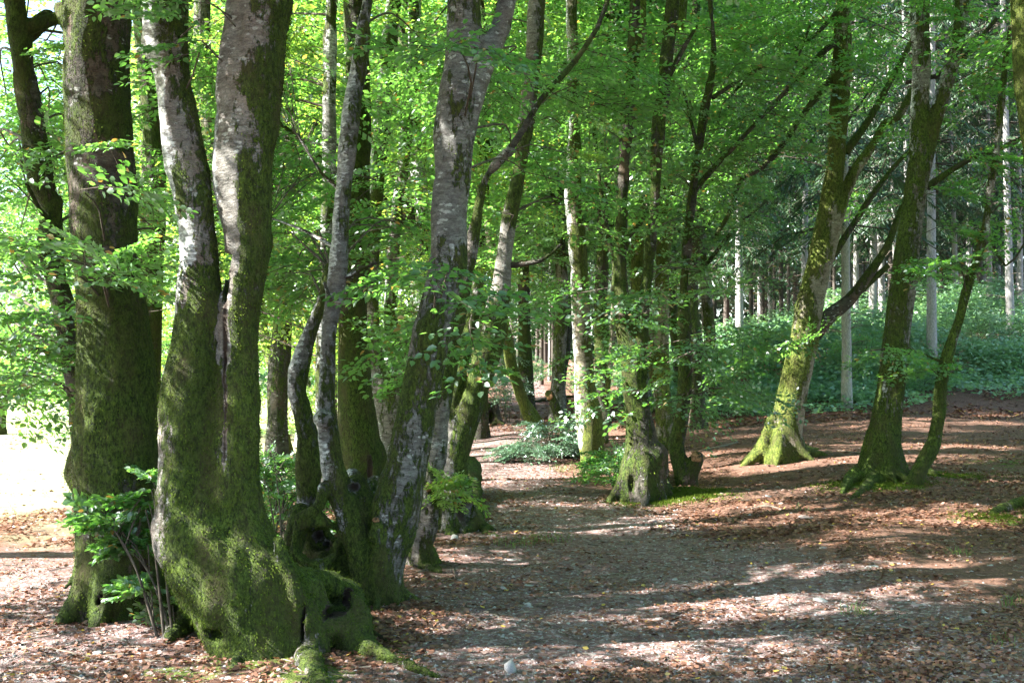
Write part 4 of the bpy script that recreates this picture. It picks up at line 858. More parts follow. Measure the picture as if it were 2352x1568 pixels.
tree('edge_beech', 'yellow-green mossy trunk leaning out of the picture at the top of the right edge', 11.5, [
    dict(p=[(2344, -20, 44), (2350, 130, 46), (2358, 230, 44), (2374, 340, 48), (2392, 520, 56), (2412, 760, 64), (2430, 960, 76), (2440, 1130, 90), (2440, 1190, 110)])],
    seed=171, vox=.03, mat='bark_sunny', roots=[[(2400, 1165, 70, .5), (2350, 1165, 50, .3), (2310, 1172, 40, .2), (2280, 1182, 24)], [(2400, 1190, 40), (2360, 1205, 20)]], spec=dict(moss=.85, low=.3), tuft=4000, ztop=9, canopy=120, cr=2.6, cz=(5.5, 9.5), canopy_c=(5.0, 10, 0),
    blobs=[(2320, 60, 60, 60, .4, .6, 5)], lmat='leaf', group=B7)
# further back along the path
B8 = 'leaning trees at the far bend of the path'
tree('leaning_mossy_beech', 'slim mossy beech leaning left with a split foot, behind the holly bush', 24.8, [
    dict(p=[(1120, 500, 20), (1140, 640, 22), (1159, 744, 24), (1166, 790, 27), (1175, 840, 27), (1193, 897, 27), (1212, 950, 28), (1232, 1002, 32)], ), dict(p=[(1206, 915, 16, .1), (1232, 955, 18, .1), (1252, 1000, 20, .1)], up=False)],
    seed=181, vox=.04, mat='bark_sunny', spec=dict(moss=.75), group=B8, blobs=[(1150, 560, 90, 60, 0, 2, 14)], lmat='leaf_dark')
tree('dark_leaning_tree', 'dark brown conifer trunk leaning right at the far end of the path', 40, [
    dict(p=[(1325, 560, 20), (1312, 660, 22), (1303, 740, 25), (1297, 800, 27), (1288, 850, 30), (1280, 905, 36)])], seed=191, vox=.07, mat='bark_dark', spec=dict(moss=.3), group=B8, amp=.7)
tree('broken_snag', 'short broken leaning snag with a reddish cut top in front of the dark leaning trunk', 27.9, [
    dict(p=[(1262, 905, 22), (1272, 925, 24), (1282, 950, 24), (1290, 980, 28)], up=False)], seed=201, vox=.045, mat='bark_dark', spec=dict(moss=.55), cat='tree snag', faces=[(1260, 906, 20, -.08, (-.5, -.7, .4))])
tree('hollow_stump', 'rotten hollow stump in the shade where the path leaves the clump', 28.5, [
    dict(p=[(1118, 930, 20), (1122, 955, 34), (1125, 978, 44)], up=False), dict(p=[(1140, 925, 12), (1140, 960, 20), (1140, 978, 22)], up=False)], seed=211, vox=.045, mat='bark_dark', spec=dict(moss=.3), subs=[(1126, 955, 10, 16, -.28, .25)], cat='tree stump')
tree('thin_lit_sapling', 'thin sapling with one bright edge just right of the tall mossy beech', 22.5, [
    dict(p=[(1412, 640, 10), (1406, 750, 11), (1402, 830, 12), (1396, 900, 12), (1390, 960, 14), (1392, 1012, 16)])], seed=221, vox=.034, mat='bark_sunny', spec=dict(moss=.6), flare=False, blobs=[(1405, 800, 40, 60, 0, 1, 8)], lmat='leaf')
# by the field on the left
B9 = 'trees beyond the left trunks at the edge of the field'
tree('field_edge_beech', 'mossy leaning tree among yellow leaves at the edge of the white field', 24, [
    dict(p=[(575, 500, 20), (590, 640, 22), (605, 760, 24), (622, 830, 24), (636, 900, 26), (648, 970, 28), (655, 1030, 34)])], seed=231, vox=.05, mat='bark_sunny', spec=dict(moss=.6), group=B9, ztop=10, blobs=[(640, 800, 90, 90, 0, 2, 34), (620, 930, 60, 60, 0, 1, 14), (690, 900, 60, 90, 2, 1, 16)], lmat='leaf_yellow', brfrac=.3)
tree('field_edge_tree', 'leafy tree at the edge of the field seen between the left trunks', 19, [dict(p=[(330, 300, 20), (345, 700, 24), (352, 1000, 30), (350, 1085, 36)])], seed=236, vox=.05, mat='bark_dark', group=B9, ztop=11, blobs=[(200, 400, 260, 400, 0, 2.5, 150), (330, 850, 80, 120, 0, 1.5, 24)], lmat='leaf', brfrac=.15)
tree('far_left_tree', 'grey leaning tree across the field at the left edge of the picture', 33, [
    dict(p=[(60, 660, 22), (45, 740, 24), (24, 820, 28), (8, 890, 30), (-4, 960, 34)])], seed=241, vox=.08, mat='bark', spec=dict(moss=.3), group=B9, ztop=10, blobs=[(60, 700, 140, 90, 0, 2, 40)], lmat='leaf')
print('trees', time.time() - T0)

# ------------------------------------------------------------------ shrubs
def shrub(name, label, px, py, blobs, D, seed, lmat, singles, scale, cat='shrub', lib=SPRAY, nstem=7, lmul=1.0):
    rng = np.random.default_rng(seed); g = ground_at(px, py); g = np.array([at(px, py, D)[0], D, 0]); g[2] = hgt(g[0], g[1])
    root = thing(name, label, cat, g)
    stems = []
    for i in range(nstem):
        b = blobs[i % len(blobs)]; e = at(b[0] + rng.uniform(-.6, .6) * b[2], b[1] + rng.uniform(-.5, .5) * b[3], D + b[4] + rng.uniform(-1, 1) * b[5])
        s = g + np.array([rng.normal(0, .05), rng.normal(0, .05), -.03]); C = spline(np.array([s, (s + e) / 2 + [0, 0, .12], e]), .08)
        v, q = tube(C - g, np.linspace(.012, .004, len(C)), 5); link('stem', mesh('stem', v, q, M['twig'], smooth=True), root); stems.append(np.hstack([C, np.full((len(C), 1), .01)]))
    a = blob_sprays(blobs, D, rng, around=g)
    k = a[0][:, 2] > hgt(a[0][:, 0], a[0][:, 1]) + .03; a = tuple(q[k] for q in a)
    crown(root, a[0], a[1], a[2] + .1, a[3], a[4] * scale, lmat, seed + 3, singles=singles, stem=np.vstack(stems), branches=.8 if D < 30 else .2, lib=lib if D < 14 else SPRAYF, shape=LEAF6 if D < 14 else LEAF4, carve=False, lmul=lmul)
    return root
shrub('beech_shoot', 'leafy bright green beech shoots between the thick mossy trunk and the double-stemmed beech', 385, 1425,
      [(255, 1205, 55, 24, .15, .12, 8), (325, 1190, 34, 50, .2, .12, 8), (300, 1250, 50, 20, .15, .12, 6), (352, 1110, 10, 36, .2, .1, 3), (340, 1360, 34, 14, .1, .1, 5), (380, 1388, 24, 14, .1, .1, 3)], 7.15, 301, 'leaf', 300, .27, 'beech shoots', lmul=1.35, nstem=4)
shrub('holly_bush', 'rounded glossy blue-green holly bush beside the bend of the path', 1255, 1065,
      [(1230, 1035, 60, 28, 0, .5, 46), (1285, 1005, 45, 45, .2, .5, 46), (1200, 1045, 30, 20, -.1, .3, 16), (1260, 985, 20, 25, .2, .3, 12), (1310, 1040, 24, 28, .1, .3, 14)], 20.0, 311, 'leaf_holly', 200, .45, 'holly bush', nstem=12, lmul=.95)
shrub('low_beech_bush', 'small low bush of green leaves left of the stout mossy beech foot', 1420, 1090,
      [(1405, 1055, 34, 34, 0, .3, 20), (1425, 1030, 24, 20, 0, .3, 9), (1395, 1085, 24, 12, -.2, .2, 6)], 15.6, 321, 'leaf', 150, .42, 'bush', lmul=.95)
shrub('bramble_bush', 'loose leafy bush lit from the left between the front beech and the hollow stool', 640, 1240,
      [(640, 1080, 45, 50, 1.2, .6, 22), (650, 1160, 40, 50, .6, .5, 20), (655, 1215, 36, 40, .2, .4, 14), (620, 1110, 25, 60, .8, .5, 10)], 10.6, 331, 'leaf', 250, .55, 'bush', lmul=1.0)
shrub('shaded_bush', 'dark green bush with pale glossy top leaves behind the hollow stump', 1160, 930,
      [(1150, 890, 40, 28, 0, 1.0, 30), (1165, 830, 24, 30, 1, 1, 10)], 29.5, 341, 'leaf_holly', 0, .9, 'bush')
shrub('forest_floor_bush', 'low sunlit green bush on the bank right of the dark leaning trunk', 1330, 905,
      [(1250, 850, 60, 30, 0, 1.5, 36), (1345, 870, 40, 30, 1, 1.5, 26)], 43, 351, 'leaf_under', 0, 1.2, 'bush')
for k, (px, py, rx, ry, D, lm, lab) in enumerate(((1700, 850, 50, 50, 33, 'leaf', 'green sapling bush in the shade left of the sunlit mossy beech'), (1770, 770, 50, 40, 37, 'leaf_under', 'pale leafed bush below the black pair of spruce trunks'), (1985, 800, 40, 50, 35, 'leaf', 'bush between the mottled spruce trunk and the forking beech'),
        (2235, 760, 50, 40, 40, 'leaf_under', 'bright bush behind the slim curved beech'), (2310, 830, 60, 40, 37, 'leaf', 'bush on the bank at the right edge'), (2120, 870, 40, 30, 33, 'leaf', 'low bush right of the forking beech'), (1640, 930, 50, 26, 30, 'leaf_under', 'low bush behind the crooked dark beech'))):
    shrub('bank_bush', lab, px, py + ry, [(px, py, rx, ry, 0, .8, 40)], D, 360 + k, lm, 0, .9, 'bush', nstem=6)
print('shrubs', time.time() - T0)

# ------------------------------------------------------------------ crowns and trunks of the wood further back
def generic_crown(seed, n, rx, rz, lmat, lib=SPRAYF, lm=1.25, hole=.35):
    r = np.random.default_rng(seed); v = r.normal(0, 1, (n, 3)); v /= np.linalg.norm(v, axis=1, keepdims=True); rad = hole + (1 - hole) * r.random((n, 1)) ** .6
    O = v * rad * [rx, rx, rz]; O[:, 0] += .6 * vnoise(O, 1.7, seed); az = np.arctan2(O[:, 1], O[:, 0]) + r.normal(0, .7, n)
    P, D, Nn, L, va, TV, TQ = scatter(O, az, r.normal(-.1, .22, n), r.normal(0, .35, n), r.uniform(1.1, 1.8, n), lib, seed)
    k = r.random(len(P)) < .8
    V, Q, A = bake_leaves(P[k], D[k], Nn[k], L[k] * lm, va[k], LEAF4)
    return mesh('leaves', V, Q, M[lmat], {'var': A}), mesh('twigs', TV, TQ, M['twig'])
GC = {m: [generic_crown(400 + i, 230, 2.7, 3.6, m) for i in range(2)] for m in ('leaf', 'leaf_yellow', 'leaf_dark')}
def limbs_mesh(seed, h):
    """upright trunk with rising limbs, base at 0"""
    r = np.random.default_rng(seed); parts = []; n = 9
    P = np.array([[r.normal(0, .12) * i / n * 2, r.normal(0, .12) * i / n * 2, -.2 + (h + .2) * i / (n - 1)] for i in range(n)]); C = spline(P, .5)
    parts.append(tube(C, .19 * (1 - .75 * np.linspace(0, 1, len(C)) ** 1.3) + .10 * np.exp(-np.maximum(C[:, 2], 0) / .3), 10, .15, seed))
    limbs = []
    for i in range(9):
        z = h * r.uniform(.28, .9); a = r.uniform(0, 6.28); ln = r.uniform(1.5, 3.0); s = C[np.argmin(abs(C[:, 2] - z))]
        e = s + np.array([math.cos(a) * ln, math.sin(a) * ln, ln * r.uniform(.5, 1.2)]); B = spline(np.array([s, (s + e) / 2 + [0, 0, .15], e]), .3)
        limbs.append(tube(B, np.linspace(.06, .015, len(B)), 6, .1, seed))
    v, q = join(parts); v2, q2 = join(limbs)
    def mm(V): return np.clip(.5 + .4 * vnoise(V, .6, seed), 0, 1)
    return [(mesh('trunk', v, q, M[b], {'moss': mm(v), 'pale': v[:, 0] * 0 + pl}, smooth=True), mesh('limbs', v2, q2, M['bark_dark'], {'moss': mm(v2), 'pale': v2[:, 0] * 0}, smooth=True)) for b, pl in (('bark', 0), ('bark_dark', 0), ('bark_pale', .5))]
LM = [limbs_mesh(500 + i, 13) for i in range(3)]
rb = np.random.default_rng(77)
def back_beech(x, y, bark, lmat, label, group, crowns=3, zs=(4.6, 8.2, 11.5), s=1.0, up=0.0):
    z = hgt(x, y); root = thing('beech_tree', label, 'tree', (x, y, z), group); root.rotation_euler = (rb.normal(0, .04), rb.normal(0, .04), 0)
    t, l = LM[rb.integers(3)][bark]
    o = link('trunk', t, root); o.rotation_euler = (0, 0, rb.uniform(0, 6.28)); o = link('limbs', l, root); o.rotation_euler = (0, 0, rb.uniform(0, 6.28))
    if y < 29:
        n = 330; v = rb.normal(0, 1, (n, 3)); v /= np.linalg.norm(v, axis=1, keepdims=True); O = v * (.3 + .7 * rb.random((n, 1)) ** .6) * [2.8, 2.8, 6.0] + [x, y, z + zs[1] * s + up]
        crown(root, O, np.arctan2(v[:, 1], v[:, 0]) + rb.normal(0, .7, n), rb.normal(-.1, .22, n), rb.normal(0, .35, n), rb.uniform(1.1, 1.7, n), lmat, int(y * 100), lib=SPRAYF, shape=LEAF4, branches=0, thin=.66, lmul=1.3, twig=y < 21)
        return
    for i in range(crowns):
        lv, tw = GC[lmat][rb.integers(2)]; c = rb.uniform(0, 6.28); off = (rb.normal(0, .7), rb.normal(0, .7), zs[i] * s + up)
        for nm, d in (('leaves', lv), ('twigs', tw)):
            o = link(nm, d, root, off); o.rotation_euler = (0, 0, c); o['kind'] = 'stuff'
def outside(x, y, b):
    z = hgt(x, y); root = thing('beech_tree', 'unseen tall beech added outside the picture beside the viewpoint to darken the skylight', 'tree', (x, y, z), 'unseen beeches added for shade')
    t, l = LM[rb.integers(3)][b]; link('trunk', t, root); link('limbs', l, root)
    for i, zz in enumerate((7.5, 10.5, 13.5)):
        lv, tw = GC['leaf'][rb.integers(2)]; off = (rb.normal(0, 1.2), rb.normal(0, 1.2), zz)
        for nm, d in (('leaves', lv), ('twigs', tw)):
            o = link(nm, d, root, off); o.rotation_euler = (0, 0, rb.uniform(0, 6.28)); o['kind'] = 'stuff'; o.scale = (1.35, 1.35, 1.0)
bark_words = ['grey', 'dark', 'pale']; leaf_words = {'leaf': 'green', 'leaf_yellow': 'yellow-green', 'leaf_dark': 'deep green'}
# (px, D, bark, leaves, what it stands by)
for px, D, b, lm, wh in ((480, 17, 0, 'leaf_yellow', 'showing between the two stems of the nearest beech'), (640, 20, 1, 'leaf', 'behind the gap between nearest beech and slim pale stem'), (330, 15, 1, 'leaf', 'behind the gap left of the nearest beech'),
                       (700, 27, 2, 'leaf_yellow', 'far behind the slim pale stem'), (930, 24, 1, 'leaf', 'left of the leaning two-stemmed beech, upper part dark among leaves'), (985, 22, 2, 'leaf_yellow', 'with a pale stem seen just left of the leaning beech'),
                       (1100, 25, 1, 'leaf', 'behind the fork of the leaning beech'), (1215, 31, 1, 'leaf_dark', 'behind the far bend of the path, left side'), (1280, 30, 0, 'leaf', 'above and behind the holly bush'),
                       (1380, 27, 1, 'leaf', 'between the tall mossy beech and the many-stemmed one'), (1480, 32, 0, 'leaf_dark', 'far behind the many-stemmed beech'), (1600, 26, 1, 'leaf', 'behind the thin dark crooked beech'),
                       (1640, 34, 0, 'leaf_dark', 'far behind the thin dark crooked beech, right one'), (560, 30, 0, 'leaf_yellow', 'far behind the right stem of the nearest beech'), (420, 34, 0, 'leaf', 'beyond the nearest beech by the field'),
                       (860, 33, 2, 'leaf_yellow', 'far behind the dark green trunk'), (1040, 36, 0, 'leaf', 'far behind the leaning beech'), (1560, 38, 1, 'leaf', 'deep in the wood behind the dark stems'),
                       (760, 40, 0, 'leaf', 'deep in the wood behind the pale straight trunk')):
    p = at(px, 900, D); back_beech(p[0], D, b, lm, f'{bark_words[b]}-barked beech with {leaf_words[lm]} leaves {wh}', 'beeches further back in the wood', up=(2.6 if px > 1090 else .6) + (D - 20) * .02)
# treetops that close the wood above and to the sides
for px, D, zs in ((1350, 23, 9.5), (1750, 24, 9.8), (1950, 22, 9.0), (1600, 20, 8.6), (1150, 20, 8.6)): pass

# unseen beeches added at the right, outside the picture, to cut the skylight
for x, y, b in ((10.5, 1, 1), (12.5, 7.5, 0), (14.5, 14, 1), (16, 22, 0)):
    outside(x, y, b)

# spruces
def spruce_meshes(seed, h=24, n=34):
    r = np.random.default_rng(seed); P = []; X = []; Dn = []; Ln = []; tw = []
    for i in range(n):
        z = 4.0 + (h - 4.0) * (i / n) ** .9; R0 = 2.7 * (1 - (z - 4) / (h - 3)) + .4
        for j in range(6):
            a = r.uniform(0, 6.28); ln = R0 * r.uniform(.6, 1.1); d = np.array([math.cos(a), math.sin(a), 0]); s = np.cross(d, [0, 0, 1])
            c = lambda t: np.array([0, 0, z]) + d * ln * t + np.array([0, 0, .15 * ln * t - .55 * ln * t * t]); tw.append(tube(np.array([c(0), c(.5), c(1)]), np.array([.03, .018, .006]), 3))
            for t in np.arange(.25, 1.0, .055 / max(ln, .6) * 1.6):
                for sg in (-1, 1):
                    q = c(t) + s * sg * r.uniform(0, .3) * (1.1 - t); P.append(q); dd = d * .5 + s * sg * r.uniform(.3, 1) + np.array([0, 0, -r.uniform(.3, 1.1)]); Dn.append(dd / np.linalg.norm(dd)); Ln.append(r.uniform(.18, .42))
    P, Dn, Ln = np.array(P), np.array(Dn), np.array(Ln); Nn = np.random.default_rng(seed).normal(0, .5, P.shape) + [0, 0, 1]; X = np.cross(Dn, Nn); X /= np.linalg.norm(X, axis=1, keepdims=True)
    V = np.stack([P - X * .035, P + Dn * Ln[:, None] * .5 - X * .03, P + Dn * Ln[:, None], P + Dn * Ln[:, None] * .5 + X * .03], 1).reshape(-1, 3)
    tv, tq = join(tw)
    return mesh('needles', V, np.arange(len(V)).reshape(-1, 4), M['needle'], {'var': np.repeat(np.clip(r.normal(.45, .25, len(P)), 0, .94), 4)}), mesh('twigs', tv, tq, M['twig'])
SPR = [spruce_meshes(600 + i) for i in range(3)]
def spruce_trunk(seed, mat, r0=1.0):
    r = np.random.default_rng(seed); C = np.array([[r.normal(0, .03), r.normal(0, .03), z] for z in np.linspace(-.4, 23, 24)]); v = [tube(C, r0 * (1 - .7 * np.linspace(0, 1, 24)) * (1 + .35 * np.exp(-np.arange(24) / 1.0)), 10, .06, seed)]
    return mesh('trunk', *join(v), M[mat], smooth=True)
def snag_mesh(seed, r0):
    r = np.random.default_rng(seed); parts = []
    for i in range(46):
        z = r.uniform(1.6, 12); a = r.uniform(0, 6.28); ln = r.uniform(.25, 1.1); s = np.array([math.cos(a) * r0 * .6, math.sin(a) * r0 * .6, z]); e = s + np.array([math.cos(a) * ln, math.sin(a) * ln, r.uniform(-.25, .15)])
        parts.append(tube(np.array([s, (s + e) / 2 + [0, 0, .04], e]), np.array([.014, .010, .004]), 3))
    return mesh('dead_branches', *join(parts), M['deadtwig'])
ST = {m: [spruce_trunk(700 + i, m) for i in range(2)] for m in ('spruce', 'spruce_dark')}; SN = [snag_mesh(720 + i, .2) for i in range(3)]
# (px, width_px, D, kind, words)
SPL = [(1847, 21, 39, 0, 'pale thick spruce trunk broken off at mid height, left of the sunlit mossy beech', True), (1945, 22, 30.5, 0, 'mottled grey spruce trunk standing in front of the undergrowth right of the sunlit mossy beech', False),
       (1967, 13, 46, 0, 'thin grey spruce trunk touching the mottled one', False), (1902, 14, 52, 0, 'dim grey spruce trunk behind the sunlit mossy beech', False), (1918, 8, 50, 1, 'narrow black spruce trunk right of the sunlit mossy beech', False),
       (2028, 17, 48, 0, 'blue-grey spruce trunk left of the forking beech', False), (2062, 10, 44, 0, 'bright sunlit spruce trunk at the left edge of the forking beech', False), (2140, 24, 36, 0, 'pale lichen-spotted spruce trunk right of the forking beech', False),
       (2202, 13, 46, 0, 'narrow white-lit spruce trunk behind the slim curved beech', False), (2275, 13, 48, 0, 'bright white spruce trunk left of two at the right', False), (2323, 19, 42, 0, 'broad grey spruce trunk near the right edge', False), (2347, 14, 45, 0, 'warm lit spruce trunk at the right edge', False),
       (1780, 8, 56, 1, 'thin black spruce trunk, left of a pair', False), (1797, 11, 54, 1, 'thin black spruce trunk with a lit edge, middle of three', False), (1811, 9, 52, 1, 'thin black spruce trunk left of the broken pale trunk', False), (1754, 7, 60, 1, 'thin reddish spruce trunk left of the black pair', False),
       (1700, 20, 46, 0, 'wide shaded grey spruce trunk behind the dark crooked beech', False), (1725, 10, 62, 1, 'dim spruce trunk in the dark left of the black pair', False), (1866, 10, 58, 1, 'dark spruce trunk just right of the broken pale trunk', False), (2257, 11, 52, 1, 'black spruce trunk between the slim curved beech and the white trunks', False),
       (1985, 12, 58, 1, 'dark spruce trunk right of the mottled grey one', False), (2095, 10, 60, 1, 'dark spruce trunk hidden behind the forking beech', False), (2180, 9, 62, 1, 'dim thin spruce trunk left of the slim curved beech', False), (2300, 9, 64, 1, 'dim spruce trunk between the bright white and broad grey trunks', False),
       (1272, 9, 52, 1, 'thin dark spruce trunk left of the dark leaning trunk, far end of the path', False), (1262, 7, 58, 0, 'thin lit spruce trunk at the far end of the path', False), (1243, 10, 55, 1, 'dark spruce trunk at the far end of the path, left one', False), (1290, 12, 60, 0, 'pale-edged spruce trunk behind the dark leaning trunk', False),
       (1345, 16, 50, 1, 'dark spruce trunk just left of the tall mossy beech', False), (1425, 12, 54, 1, 'dark spruce trunk between the tall mossy and the many-stemmed beech', False), (1372, 10, 60, 0, 'grey spruce trunk behind the tall mossy beech', False), (1215, 12, 50, 1, 'dark spruce trunk above the hollow stump', False),
       (1190, 10, 60, 1, 'dim spruce trunk in the dark left of the far bend', False), (1640, 12, 56, 1, 'dim spruce trunk behind the dark crooked beech, right one', False), (1520, 14, 60, 1, 'dim spruce trunk far behind the many-stemmed beech', False), (1590, 10, 66, 0, 'thin grey spruce trunk far behind the dark crooked beech', False)]
rs = np.random.default_rng(91)
def spruce(x, y, wd, kind, label, broken, group):
    z = hgt(x, y); root = thing('spruce_tree', label, 'spruce', (x, y, z), group); a = rs.uniform(0, 6.28); root.rotation_euler = (rs.normal(0, .012), rs.normal(0, .012), a)
    r = wd / 2; t = ST['spruce_dark' if kind else 'spruce'][rs.integers(2)]
    o = link('trunk', t, root); o.scale = (r, r, .42 if broken else 1)
    o = link('dead_branches', SN[rs.integers(3)], root, kind='stuff'); o.scale = (1, 1, .75 if broken else 1)
    if not broken:
        nd, tw = SPR[rs.integers(3)]; dz = rs.uniform(-.8, 2.2)
        link('needles', nd, root, (0, 0, dz), kind='stuff'); link('twigs', tw, root, (0, 0, dz), kind='stuff')
for px, wd, D, kind, label, broken in SPL:
    p = at(px, 880, D); spruce(p[0], D, wd * D / FPX, kind, label, broken, 'spruce trunks in the plantation')
i = 0; spots = [(p[2] * (p[0] - 1176) / FPX, p[2]) for p in SPL]
while i < 72:
    D = rs.uniform(42, 70) if i < 18 else rs.uniform(52, 92); px = rs.uniform(1150, 2420); x = (px - 1176) / FPX * D
    if min((x - a) ** 2 + (D - b) ** 2 for a, b in spots) < 4.5: continue
    spots.append((x, D)); i += 1
    if i <= 18: spruce((px := rs.uniform(1720, 2400)) and (px - 1176) / FPX * D * 1.0, D, rs.uniform(.2, .34), 0, 'slim pale grey spruce trunk among many, deep in the plantation at the right', False, 'slim pale spruces deep in the plantation'); continue
    spruce(x, D, rs.uniform(.26, .42), 1, 'thin dark spruce trunk among many, deep in the plantation', False, 'distant spruces deep in the plantation')
# behind and beside the picture the plantation goes on (seen from a step aside, and it shades the slope)
print('spruces', time.time() - T0)

# the far edge of the wood: one mass nobody could count
def far_wood(x0, x1, y0, y1, zb, zt, n, size, mat, seed, name, zf=None, hole=.0):
    r = np.random.default_rng(seed); P = np.stack([r.uniform(x0, x1, n), r.uniform(y0, y1, n), np.zeros(n)], -1)
    t = r.random(n) ** 1.35; P[:, 2] = hgt(P[:, 0], P[:, 1]) + zb + (zt - zb) * t + 2.0 * vnoise(P, 5, seed) * t
    k = vnoise(P + [0, 0, 0], 3.0, seed + 1) > hole - 1; P = P[k]; n = len(P)
    D = r.normal(0, 1, (n, 3)) + [0, 0, -.6]; D /= np.linalg.norm(D, axis=1, keepdims=True); Nn = r.normal(0, .6, (n, 3)) + [0, -.4, 1]
    V, Q, A = bake_leaves(P, D, Nn, r.uniform(.6, 1.2, n) * size, np.clip(.45 + .3 * vnoise(P, 4, seed) + r.normal(0, .12, n), 0, .94), LEAF4)
    link(name, mesh(name, V, Q, M[mat], {'var': A}), kind='stuff')
far_wood(-12, 95, 94, 112, 0, 26, 70000, .8, 'needle', 801, 'distant_spruce_wood')
far_wood(-90, -12, 92, 108, 0, 17, 30000, .7, 'leaf', 802, 'distant_wood_beyond_the_field', hole=.35)

# undergrowth on the bank at the right
def undergrowth():
    r = np.random.default_rng(810); n0 = 52000
    D = 29 + 32 * r.random(n0) ** 1.15; px = r.uniform(1420, 2450, n0); X = (px - 1176) / FPX * D
    e = np.interp(px, [1420, 1600, 1750, 1880, 2050, 2200, 2352, 2450], [36, 33.5, 31.5, 31.0, 32, 34, 34, 34]) + .9 * vnoise(np.stack([X, D, X * 0], -1), 1.6, 5)
    k = (D > e - 2.5 * (r.random(n0) < .12)) & (r.random(n0) < sstep(-.45, .0, vnoise(np.stack([X, D, X * 0], -1), 1.4, 6)) * .9 + .1); X, D, e, px = X[k], D[k], e[k], px[k]; n = len(X)
    H = 1.45 * (.12 + .88 * sstep(0, 6, D - e)) * (1.0 + .8 * vnoise(np.stack([X, D, X * 0], -1), 1.7, 7)) * np.interp(px, [1420, 1800, 2352], [.75, .85, 1.1])
    P0 = np.stack([X, D, hgt(X, D) + .05 + H * r.random(n) ** .5], -1)
    m = 5; P = np.repeat(P0, m, 0) + r.normal(0, .13, (n * m, 3)) * [1, 1, .5]; a = r.uniform(0, 6.28, n * m)
    Dd = np.stack([np.cos(a), np.sin(a), r.normal(-.15, .3, n * m)], -1); Dd /= np.linalg.norm(Dd, axis=1, keepdims=True); Nn = r.normal(0, .45, (n * m, 3)) + [0, -.15, 1]
    va = np.clip(np.repeat(.42 + .35 * vnoise(P0, 1.7, 8), m) + r.normal(0, .16, n * m), 0, .94)
    V, Q, A = bake_leaves(P, Dd, Nn, r.uniform(.07, .19, n * m), va, LEAF4)
    link('undergrowth', mesh('undergrowth', V, Q, M['leaf_under'], {'var': A}), kind='stuff')
undergrowth()
print('undergrowth', time.time() - T0)

# ------------------------------------------------------------------ litter, gravel, stones, sticks, grass
def in_view_pts(n, d0, d1, r, powr=1.0, pad=60):
    D = 1 / (1 / d0 + (1 / d1 - 1 / d0) * r.random(n) ** powr); px = r.uniform(-pad, 2352 + pad, n)
    return (px - 1176) / FPX * D, D
LEAFF = (np.array([[0, 0, 0], [-.3, .3, .12], [-.24, .7, .05], [0, 1, .14], [.25, .66, .0], [.29, .3, .10]]), np.array([[0, 3, 2, 1], [0, 5, 4, 3]]))
fd = [mesh('fallen_leaf', LEAFF[0] * [1, 1, s], LEAFF[1], M['litter'], {'var': np.full(6, v)}) for v, s in ((.1, 1), (.35, 1.6), (.55, .7), (.75, 1.3), (.9, 2.0), (1., 1))]
def litter(n, d0, d1, seed, size, single=0):
    r = np.random.default_rng(seed); x, y = in_view_pts(n, d0, d1, r)
    dens = .42 + .58 * (1 - path_w(x, y)); dens = dens * (1 - field_w(x, y)); cl = vnoise(np.stack([x, y, x * 0], -1), .7, 11) * .9 + vnoise(np.stack([x, y, x * 0], -1), .22, 12) * .6
    k = r.random(n) < np.clip(dens * (.65 + cl), .04, 1); x, y = x[k], y[k]; n = len(x)
    P = np.stack([x, y, hgt(x, y) + r.uniform(.002, .014, n)], -1); a = r.uniform(0, 6.28, n)
    D = np.stack([np.cos(a), np.sin(a), r.normal(0, .22, n)], -1); D /= np.linalg.norm(D, axis=1, keepdims=True); Nn = r.normal(0, .38, (n, 3)) + [0, 0, 1.0]
    Nn[r.random(n) < .3, 2] *= -1
    L = r.uniform(.55, 1.1, n) * size; va = np.clip(r.normal(.42, .27, n), 0, .95); va[r.random(n) < .02] = 1
    o = np.argsort(y); big = np.zeros(n, bool); big[o[:single]] = True
    if single:
        X = np.cross(D, Nn); X /= np.linalg.norm(X, axis=1, keepdims=True); Z = np.cross(X, D)
        for i in np.where(big)[0]:
            ob = link('fallen_leaf', fd[min(5, int(va[i] * 5.2))], ground); m = Matrix.Identity(4)
            for c, A in enumerate((X[i], D[i], Z[i])):
                for q in range(3): m[q][c] = A[q] * L[i]
            for q in range(3): m[q][3] = P[i][q]
            ob.matrix_local = m
    k = ~big; V, Q, A = bake_leaves(P[k], D[k], Nn[k], L[k], va[k], LEAFF if d1 < 16 else LEAF4)
    link('leaf_litter', mesh('leaf_litter', V, Q, M['litter'], {'var': A}), kind='stuff')
litter(62000, 5.3, 11, 901, .043, 300)
litter(70000, 11, 26, 902, .062)
litter(80000, 26, 50, 903, .12)
def blob_mesh(seed, flat=.5, sub=1):
    r = np.random.default_rng(seed)
    import bmesh
    bm = bmesh.new(); bmesh.ops.create_icosphere(bm, subdivisions=sub + 1, radius=1)
    V = np.array([v.co[:] for v in bm.verts]); Fc = np.array([[v.index for v in f.verts] for f in bm.faces]); bm.free()
    for _ in range(7):     # chip flat faces off
        n = r.normal(0, 1, 3); n /= np.linalg.norm(n); d = r.uniform(.55, .85); t = V @ n; V = np.where((t > d)[:, None], V - np.outer(t - d, n), V)
    V = V * (1 + .1 * vnoise(V, .6, seed))[:, None] * [1, r.uniform(.6, .9), flat]; return V, Fc
SB = [blob_mesh(1000 + i, f, 1) for i, f in enumerate((.55, .4, .7, .3, .5))]
